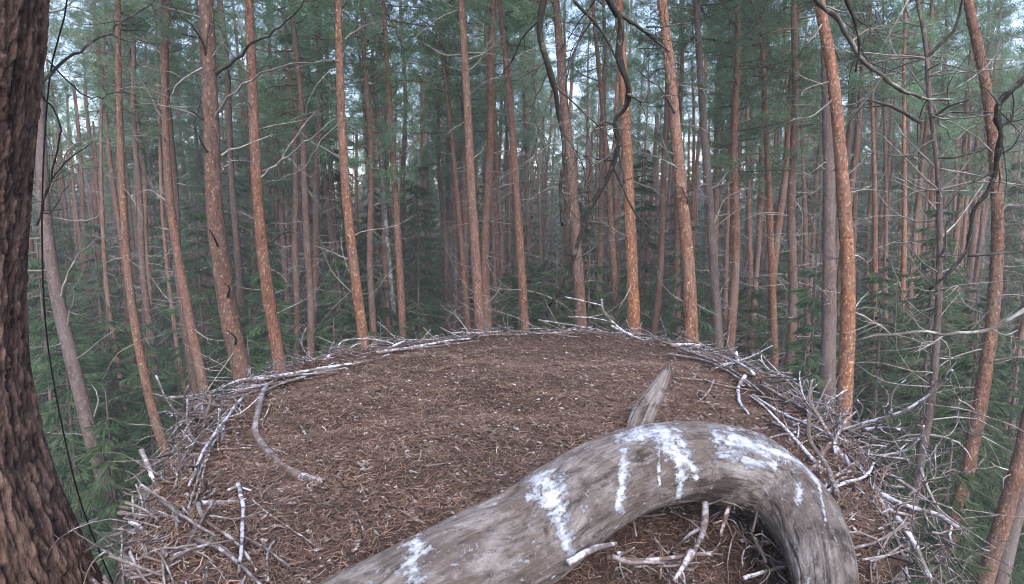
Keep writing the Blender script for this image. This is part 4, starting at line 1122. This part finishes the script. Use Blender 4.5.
# the sticks of the rim that show singly
ST = [
 # left far rim
 ([(168, 398), (207, 394), (240, 381), (280, 376)], 3.4, W_, 0.02, (2.35, 2.55)), ([(197, 396), (192, 404), (190, 414)], 2, S_, 0, 2.38), ([(232, 383), (273, 378), (308, 371), (352, 364)], 5, W_, 0.02, None),
 ([(236, 388), (284, 382), (322, 371), (372, 361)], 4, S_, 0.03, None), ([(333, 361), (360, 356), (380, 351), (404, 341)], 4.5, W_, 0.03, (2.95, 3.1)), ([(345, 358), (338, 350), (341, 342), (352, 339), (371, 339), (388, 342), (398, 346)], 1.8, W_, 0, (2.95, 3.05)),
 ([(377, 353), (410, 348), (442, 342), (470, 339)], 4, W_, 0.02, None), ([(318, 366), (325, 360), (330, 355)], 6, W_, 0, (2.8, 2.8)), ([(258, 380), (290, 376), (340, 372)], 3, S_, 0.04, None), ([(262, 392), (300, 377), (345, 368)], 3, S_, 0.03, None),
 ([(400, 350), (440, 346), (480, 341)], 2.6, S_, 0.03, None), ([(345, 356), (352, 347), (362, 344)], 1.5, W_, 0, 2.95), ([(455, 341), (468, 336), (480, 333), (492, 336)], 1.6, W_, 0, 3.35),
 # left rim
 ([(201, 404), (205, 418), (206, 436)], 6.5, W_, 0, (2.15, 2.0)), ([(211, 402), (211, 415), (213, 430)], 4.5, W_, 0, (2.2, 2.1)), ([(188, 443), (192, 452), (195, 462)], 5, W_, 0, (1.9, 1.85)), ([(196, 438), (199, 450), (203, 462)], 3.5, S_, 0, (1.95, 1.85)),
 ([(236, 400), (219, 426), (194, 455), (174, 502)], 5, S_, 0.03, (2.2, 1.55)), ([(232, 410), (214, 440), (200, 470), (190, 505)], 4, S_, 0.03, None), ([(242, 398), (226, 420), (205, 450), (186, 490)], 4.5, W_, 0.03, None), ([(222, 428), (206, 462), (192, 510)], 3.5, BR_, 0.03, None),
 ([(141, 450), (152, 474), (168, 506)], 6.5, W_, 0, (1.6, 1.5)), ([(178, 470), (196, 440), (220, 415)], 3, S_, 0.05, None),
 # lower left pile
 ([(158, 506), (166, 520), (176, 540)], 10, W_, 0.05, (1.42, 1.3)), ([(147, 517), (162, 541), (188, 572), (200, 590)], 9, W_, 0.04, (1.38, 1.15)), ([(199, 537), (200, 555), (194, 578)], 10, W_, 0.04, (1.3, 1.18)), ([(118, 513), (140, 516), (165, 530), (190, 556)], 5, S_, 0, (1.4, 1.25)),
 ([(120, 507), (150, 512), (180, 522)], 4, S_, 0, (1.5, 1.4)), ([(112, 535), (140, 530), (172, 545)], 5, S_, 0, (1.4, 1.25)), ([(126, 548), (150, 540), (180, 536), (215, 520)], 5, S_, 0, (1.35, 1.4)), ([(130, 522), (158, 545), (170, 575)], 6, W_, 0, (1.3, 1.15)),
 ([(238, 484), (242, 513), (238, 572)], 6, W_, 0.02, None), ([(244, 537), (262, 546), (290, 566)], 4.5, S_, 0.02, None), ([(198, 540), (225, 552), (262, 585)], 6, S_, 0.03, None), ([(205, 520), (235, 545), (255, 575)], 5, BR_, 0.02, None),
 ([(170, 560), (200, 546), (240, 541)], 4.5, S_, 0.05, None), ([(228, 490), (236, 486), (252, 490)], 4, W_, 0.02, None), ([(142, 560), (170, 556), (205, 565)], 6, S_, 0.05, (1.25, 1.15)), ([(120, 565), (150, 572), (175, 560)], 6, BR_, 0, (1.25, 1.2)),
 ([(215, 500), (195, 530), (182, 556)], 4, S_, 0.04, None), ([(160, 500), (185, 520), (215, 538)], 5, S_, 0.04, None), ([(275, 540), (268, 555), (270, 580)], 4, S_, 0.02, None), ([(252, 500), (290, 530), (322, 550)], 2.5, BR_, 0.015, None),
 # right far rim
 ([(538, 320), (568, 325), (598, 330), (625, 338)], 1.8, W_, 0, (3.5, 3.5)), ([(602, 299), (603, 310), (613, 322), (634, 338), (655, 345)], 3.2, W_, 0, (3.4, 3.45)), ([(565, 297), (582, 301), (602, 306)], 1.8, W_, 0, 3.4), ([(568, 317), (590, 318), (611, 322)], 1.8, W_, 0, 3.4),
 ([(611, 326), (630, 334), (650, 343), (672, 348)], 4, W_, 0.02, (3.35, 3.2)), ([(672, 345), (700, 346), (719, 356), (743, 368), (756, 378)], 4.8, W_, 0.03, None), ([(668, 354), (700, 360), (728, 372), (752, 388)], 3.6, S_, 0.03, None), ([(680, 349), (715, 361), (748, 380), (770, 398)], 3.6, S_, 0.04, None),
 ([(736, 352), (738, 362), (742, 374)], 3.4, W_, 0, (2.85, 2.75)), ([(745, 376), (738, 390), (741, 405), (748, 414)], 4.8, W_, 0.02, None), ([(755, 378), (779, 380), (805, 381), (811, 384)], 2, W_, 0, (2.6, 2.4)), ([(811, 383), (808, 395), (809, 405)], 2, W_, 0, 2.4),
 ([(772, 384), (785, 394), (800, 402)], 1.8, S_, 0, (2.55, 2.3)), ([(812, 391), (828, 396), (832, 402)], 1.6, W_, 0, (2.3, 2.2)), ([(847, 390), (829, 402), (826, 412), (822, 425)], 2.2, W_, 0, (2.2, 2.05)), ([(828, 402), (833, 416), (838, 428)], 3, W_, 0, (2.2, 2.0)), ([(848, 411), (840, 420), (832, 432)], 2, W_, 0, (2.1, 2)),
 # right rim
 ([(760, 384), (790, 402), (820, 420), (846, 432)], 5, S_, 0.03, None), ([(752, 395), (785, 416), (815, 428), (838, 440)], 4.5, W_, 0.03, None), ([(803, 442), (834, 438), (852, 430), (872, 422)], 4.5, S_, 0.05, (1.9, 1.9)), ([(765, 420), (800, 432), (830, 440)], 4, S_, 0.02, None),
 ([(842, 430), (865, 423), (892, 416), (919, 402), (943, 380), (950, 370)], 4.6, W_, 0, (1.95, 1.75)), ([(892, 416), (891, 400), (896, 388), (906, 380)], 2.6, W_, 0, (1.85, 1.8)), ([(844, 443), (871, 454), (890, 453), (906, 448), (920, 436), (924, 426)], 4, W_, 0, (1.85, 1.7)),
 ([(862, 451), (880, 456), (890, 468), (884, 480)], 2, S_, 0, (1.8, 1.75)), ([(834, 448), (858, 476), (885, 503), (906, 527), (933, 578)], 9, W_, 0, (1.7, 1.35)), ([(865, 479), (885, 496), (906, 507), (936, 515), (958, 529)], 8, W_, 0, (1.6, 1.4)),
 ([(855, 462), (880, 500), (900, 545), (912, 582)], 6, S_, 0, (1.6, 1.3)), ([(822, 460), (845, 470), (872, 482), (905, 488)], 5.5, S_, 0, (1.7, 1.6)), ([(846, 455), (860, 500), (868, 545)], 4, S_, 0, (1.55, 1.35)), ([(880, 470), (898, 480), (925, 500), (948, 521)], 4.5, S_, 0, (1.6, 1.45)),
 ([(870, 512), (890, 512), (915, 518)], 5.5, BR_, 0, (1.5, 1.45)), ([(862, 430), (885, 428), (900, 430)], 5, W_, 0.03, (1.9, 1.8)), ([(848, 436), (862, 410), (858, 400)], 2, W_, 0, (2, 1.9)), ([(870, 520), (876, 545), (884, 575)], 4, W_, 0, (1.45, 1.3)),
 # under the arch of the log
 ([(568, 563), (593, 550), (617, 546)], 9, W_, 0, (0.99, 1.08)), ([(606, 557), (650, 560), (699, 555), (712, 556)], 7, BR_, 0, (1.12, 1.14)), ([(706, 500), (703, 533), (692, 556)], 10, S_, 0, (1.26, 1.15)), ([(731, 500), (727, 515), (722, 536)], 7, BR_, 0, (1.28, 1.2)),
 ([(692, 552), (684, 566), (674, 582)], 9, W_, 0, (1.13, 1.08)), ([(753, 536), (765, 562)], 6, S_, 0, (1.25, 1.18)), ([(744, 578), (765, 570), (785, 563)], 5.5, W_, 0, (1.13, 1.18)), ([(612, 556), (630, 562), (660, 562)], 6, S_, 0, (1.08, 1.1)),
 ([(655, 540), (662, 552), (660, 580)], 4, BR_, 0, (1.2, 1.1)), ([(765, 560), (790, 566), (805, 584)], 3.5, S_, 0, (1.22, 1.15)),
 # a few thin ones on the top
 ([(775, 425), (800, 430), (812, 438)], 3, S_, 0.02, None), ([(680, 378), (720, 382), (735, 390)], 2.2, BR_, 0.015, None), ([(714, 380), (706, 396), (696, 402)], 2.4, S_, 0.015, None), ([(690, 372), (715, 384), (760, 392)], 2.6, BR_, 0.02, None),
]
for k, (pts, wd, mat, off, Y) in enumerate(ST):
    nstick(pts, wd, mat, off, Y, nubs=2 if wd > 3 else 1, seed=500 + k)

# random sticks of the rim and walls
def rim_sticks():
    rs = np.random.RandomState(45)
    kinds = []
    for i in range(14):
        P = rod_path(rs, (0, 0, 0), (1, 0, 0), 1.0, 12, 0.085, 0)
        P[:, 2] *= 0.5
        kinds.append(stick_mesh(P, 0.5 / 30, 300 + i, [M_STICK, M_STICK_WHITE, M_STICK_WHITE, M_STICK_BROWN][i % 4], 3, 8, 0.5))
    cnt = 0
    for k in range(200):
        a = rs.uniform(-np.pi, np.pi)
        if math.sin(a) < -0.75 : continue                         # the near side under the camera stays low
        f = rs.normal(0.975, 0.045) if math.sin(a) > -0.2 else min(0.97, rs.normal(0.93, 0.04))
        Rm = float(rimR(a)) * f
        x, y = NC[0] + Rm * math.cos(a), NC[1] + Rm * math.sin(a)
        tang = a + math.pi / 2 + rs.normal(0, 0.35)
        if rs.rand() < 0.2: tang = rs.uniform(0, 6.28)
        if y < 1.9 and x < -0.6: tang = a + math.pi / 2 + rs.normal(0, 0.3)
        L = rs.uniform(0.12, 0.42) * (0.55 if y < 1.7 else 1.0)
        o = link("stick", kinds[rs.randint(0, 14)], nest)
        z = nest_z(x, y) + rs.uniform(0.0, 0.02)
        cx_, cy_ = x - math.cos(tang) * L / 2, y - math.sin(tang) * L / 2
        o.location = (cx_ - NB[0], cy_ - NB[1], z - NB[2] + 0.005)
        o.rotation_euler = (rs.uniform(0, 6.28), rs.normal(0.0, 0.05), tang)
        th = rs.uniform(0.0030, 0.0072) / 0.0167 * (0.72 if math.sin(a) > 0.2 else 1.0)
        o.scale = (L, th, th)
        cnt += 1
    mb = MB()
    for k in range(2700):
        a = rs.uniform(-np.pi, np.pi)
        u = rs.rand()
        if u < 0.42: f = rs.normal(0.985, 0.035); dz = rs.uniform(-0.02, 0.03)
        else: dz = -rs.uniform(0.0, 0.7); f = 1.0 + 0.02 - (dz * -1) ** 1.5 * 0.55 + rs.normal(0, 0.02)
        Rm = float(rimR(a)) * f
        x, y = NC[0] + Rm * math.cos(a), NC[1] + Rm * math.sin(a)
        z = (nest_z(x, y) if f < 1 and dz > -0.03 else ZN) + dz
        if f < 1 and u < 0.42 and math.sin(a) < -0.3 and math.cos(a) > -0.4: continue
        tang = a + math.pi / 2 + rs.normal(0, 0.5)
        L = rs.uniform(0.06, 0.32) * (0.6 if y < 1.7 else 1)
        d = np.array([math.cos(tang), math.sin(tang), rs.normal(0, 0.22)])
        P = rod_path(rs, np.array([x, y, z]) - d * L / 2, d, L, 5, 0.07) - NB
        mb.tube(P, rs.uniform(0.0012, 0.0045) * np.linspace(1, 0.5, 6), 4, rs.uniform(0, 1), False)
    o = link("fine_sticks", mb.mesh("fine_sticks", M_STICK), nest); o['kind'] = 'stuff'
    # tangles of fine pale twigs hanging over the edge, right, lower left, and under the log
    mb = MB()
    for (px, py, Y, n, sp) in [(868, 500, 1.5, 60, 0.10), (880, 540, 1.42, 55, 0.10), (905, 540, 1.45, 30, 0.10), (860, 450, 1.8, 45, 0.10), (830, 425, 2.0, 45, 0.10), (172, 535, 1.33, 60, 0.055), (195, 500, 1.5, 35, 0.07), (800, 410, 2.2, 30, 0.10),
                               (735, 378, 2.7, 26, 0.10), (700, 356, 3.0, 26, 0.10), (770, 545, 1.22, 34, 0.06), (700, 530, 1.26, 30, 0.08), (660, 555, 1.2, 24, 0.06), (255, 540, 1.35, 26, 0.10), (205, 560, 1.2, 30, 0.08)]:
        c = np.array(PY(px, py, Y))
        for _ in range(n):
            s = c + rs.normal(0, sp, 3) * np.array([1, 1, 0.35 if Y > 1.9 else 0.6])
            d = rs.normal(0, 1, 3) * np.array([1, 1, 0.5])
            twiggy(mb, rs, s - NB, d, rs.uniform(0.05, 0.22), rs.uniform(0.0012, 0.0035), 1, 0.2, 0, 4, 6, rs.uniform(0.1, 1), 2)
    o = link("fine_twigs", mb.mesh("fine_twigs", M_STICK), nest); o['kind'] = 'stuff'
rim_sticks()

# ------------------------------------------------------------------ stump of a dead shoot in the nest
def stub():
    b0 = PZ(632, 442, ZN - 0.01); t0 = PY(668, 369, b0.y + 0.12)
    q = [b0 - Vector((0, 0, 0.05)), b0.lerp(t0, 0.3) + Vector((-0.004, 0, 0.004)), b0.lerp(t0, 0.7) + Vector((0.002, 0, 0.004)), t0]
    P, par = spline(q, 0.006)
    r = np.interp(par, [0, 0.45, 0.8, 1], [0.044, 0.035, 0.021, 0.013])
    sides = 64
    def disp(n, s, PP):
        a = np.linspace(0, 2 * np.pi, s, endpoint=False)
        out = np.ones((n, s))
        for i in range(n):
            for j in range(s):
                out[i, j] = 1 + 0.16 * mn.noise(Vector((math.cos(a[j]) * 3.2, math.sin(a[j]) * 3.2, i * 0.018))) + 0.07 * mn.noise(Vector((math.cos(a[j]) * 10, math.sin(a[j]) * 10, i * 0.05)))
        return out
    V, F = tube(P - np.array(q[0]), r, sides, True, disp)
    n = len(P); a = np.linspace(0, 2 * np.pi, sides, endpoint=False)
    top = slice((n - 2) * sides, n * sides)
    V[top, 2] += 0.008 * np.random.RandomState(4).normal(0, 1, 2 * sides)
    g = np.zeros((len(V), 3)); 
    aa = np.tile(a, n); ll = np.repeat(np.arange(n) * 0.006, sides)
    g[:n * sides] = np.stack([np.cos(aa) * 0.06, np.sin(aa) * 0.06, ll * 0.10], 1)
    o = link("snag", make_mesh("snag", V, F, M_LOG, attrs={"grain": g * 1.0, "white": np.zeros(len(V)), "dark": np.full(len(V), 0.42)}), None, q[0])
    tag(o, "grey weathered snag leaning up out of the nest behind the big log", "stump")
stub()

# ------------------------------------------------------------------ the big bent log
def big_log():
    ctr = [(-100, 860, 0.62, 0.088), (200, 712, 0.80, 0.088), (361, 624, 0.92, 0.086), (426, 588, 0.97, 0.087), (476, 562, 1.02, 0.090), (530, 535, 1.08, 0.091), (566, 508, 1.13, 0.089), (602, 484, 1.18, 0.086), (635, 470, 1.23, 0.085), (664, 463, 1.27, 0.087), (698, 461, 1.30, 0.088), (745, 470, 1.31, 0.087), (775, 489, 1.29, 0.083), (800, 515, 1.22, 0.077), (815, 545, 1.14, 0.066), (824, 580, 1.06, 0.056), (827, 640, 0.97, 0.050), (826, 740, 0.88, 0.048)]
    q = [PY(px, py, Y) for px, py, Y, r in ctr]; rc = [c[3] for c in ctr]
    P, par = spline(q, 0.0055)
    r = np.interp(par * (len(q) - 1), range(len(q)), rc)
    k = np.ones(31) / 31; r = np.convolve(np.pad(r, 15, mode='edge'), k, 'valid')
    sides = 200; n = len(P)
    T, Nn, Bn = frames(P)
    a = np.linspace(0, 2 * np.pi, sides, endpoint=False)
    arc = np.concatenate([[0], np.cumsum(np.linalg.norm(np.diff(P, axis=0), axis=1))])
    V = np.zeros((n, sides, 3)); g = np.zeros((n, sides, 3))
    # knot
    for i in range(n):
        for j in range(sides):
            ca, sa = math.cos(a[j]), math.sin(a[j])
            d = 1 + 0.05 * mn.noise(Vector((ca * 1.1, sa * 1.1, arc[i] * 5.0))) - 0.10 * max(0, 0.16 - abs(mn.noise(Vector((ca * 3.4, sa * 3.4, arc[i] * 1.8 + 0.8 * mn.noise(Vector((ca * 2, sa * 2, arc[i] * 9)))))))) / 0.16 * max(0, min(1, 0.4 + 2.5 * mn.noise(Vector((ca * 1.5, sa * 1.5, arc[i] * 3 + 9))))) + 0.028 * mn.noise(Vector((ca * 4.5, sa * 4.5, arc[i] * 6.0))) \
                + 0.012 * mn.noise(Vector((ca * 14, sa * 14, arc[i] * 16))) + 0.009 * mn.noise(Vector((ca * 40, sa * 40, arc[i] * 30)))
            V[i, j] = P[i] + r[i] * d * (ca * Nn[i] + sa * Bn[i])
            g[i, j] = (ca * r[i], sa * r[i], arc[i] * 0.30)
    V = V.reshape(-1, 3)
    # pixels of every vertex, to set the knot and droppings where they lie on the wood
    X = V - np.array([0, 0, CAMZ])
    fw = X[:, 1] * cP - X[:, 2] * sP; up = X[:, 1] * sP + X[:, 2] * cP
    px = 512 + FPX * X[:, 0] / fw; py = 292 - FPX * up / fw
    nrm = (V.reshape(n, sides, 3) - P[:, None]).reshape(-1, 3)
    nrm /= np.linalg.norm(nrm, axis=1)[:, None]
    front = (nrm * X).sum(1) < 0.02
    kd = np.hypot((px - 638) / 17, (py - 457) / 8.5)
    kn = np.where(front, 0.009 * np.exp(-((kd - 0.95) / 0.32) ** 2) - 0.012 * np.exp(-(kd / 0.55) ** 2), 0)
    V = V + nrm * kn[:, None]
    caps = [ # whitewash: x0,y0,r0,x1,y1,r1
        (417, 548, 13, 414, 568, 13), (408, 560, 7, 425, 552, 8), (537, 478, 7, 552, 489, 15), (546, 486, 15, 556, 508, 13), (530, 497, 5, 548, 493, 6), (556, 508, 12, 566, 540, 8), (548, 505, 5, 552, 522, 3), (566, 540, 6, 570, 556, 5),
        (618, 440, 5, 640, 434, 9), (636, 433, 8, 662, 430, 8), (658, 430, 11, 672, 444, 13), (670, 442, 14, 684, 462, 10), (684, 460, 9, 679, 497, 3), (690, 462, 5, 697, 478, 3), (624, 452, 5, 624, 470, 6), (623, 470, 6, 619, 508, 4), (658, 455, 2, 660, 485, 1.5),
        (716, 434, 8, 736, 447, 12), (730, 440, 12, 760, 448, 11), (755, 448, 10, 786, 456, 8), (720, 455, 6, 735, 460, 5), (745, 462, 6, 775, 464, 5), (784, 454, 3, 806, 466, 2.6), (806, 466, 2.6, 819, 484, 2.2), (819, 484, 2.2, 826, 520, 1.6), (798, 484, 4, 800, 500, 5), (615, 428, 3, 650, 422, 3)]
    wv = np.full(len(V), -1.0)
    for x0, y0, r0, x1, y1, r1 in caps:
        L2 = (x1 - x0) ** 2 + (y1 - y0) ** 2 + 1e-6
        t = np.clip(((px - x0) * (x1 - x0) + (py - y0) * (y1 - y0)) / L2, 0, 1)
        dd = np.hypot(px - (x0 + t * (x1 - x0)), py - (y0 + t * (y1 - y0))) / (r0 + t * (r1 - r0))
        wv = np.maximum(wv, 0.98 - 0.52 * dd)
    wv = np.where(front, np.clip(wv, -0.2, 1.05), -0.2)
    wv = np.maximum(wv, 0.08)
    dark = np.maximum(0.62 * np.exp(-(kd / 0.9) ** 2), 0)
    lowpart = np.clip((-nrm[:, 2] + 0.05) / 0.6, 0, 1)           # darker underside of the wood
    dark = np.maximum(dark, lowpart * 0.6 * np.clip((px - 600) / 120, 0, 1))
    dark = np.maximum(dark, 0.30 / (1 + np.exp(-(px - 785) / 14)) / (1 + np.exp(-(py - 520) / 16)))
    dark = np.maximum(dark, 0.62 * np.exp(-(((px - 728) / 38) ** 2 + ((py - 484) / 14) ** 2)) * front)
    i = np.arange(n - 1)[:, None] * sides; j = np.arange(sides)[None, :]; j2 = (j + 1) % sides
    F = np.stack([i + j, i + j2, i + sides + j2, i + sides + j], -1).reshape(-1, 4)
    b = P[n // 2]
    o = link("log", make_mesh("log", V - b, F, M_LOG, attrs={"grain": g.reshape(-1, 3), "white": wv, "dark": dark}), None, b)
    tag(o, "thick arched weathered grey log streaked with white droppings across the front of the nest", "log")
big_log()

# ------------------------------------------------------------------ haze
def haze():
    x, y0, y1, z0, z1 = 200, -60, 170, -1.6, 31.0
    V = [(-x, y0, z0), (x, y0, z0), (x, y1, z0), (-x, y1, z0), (-x, y0, z1), (x, y0, z1), (x, y1, z1), (-x, y1, z1)]
    F = [(0, 3, 2, 1), (4, 5, 6, 7), (0, 1, 5, 4), (1, 2, 6, 5), (2, 3, 7, 6), (3, 0, 4, 7)]
    m = bpy.data.materials.new("forest_haze"); m.use_nodes = True; t = m.node_tree
    t.nodes.remove(t.nodes["Principled BSDF"])
    v = N(t, "ShaderNodeVolumePrincipled")
    v.inputs["Color"].default_value = (0.90, 0.93, 0.95, 1); v.inputs["Density"].default_value = HAZE_DENSITY
    t.links.new(v.outputs[0], t.nodes["Material Output"].inputs["Volume"])
    o = link("haze", make_mesh("haze", np.array(V, float), np.array(F), m, smooth=False)); tag(o, kind='stuff')
if HAZE_DENSITY > 0: haze()
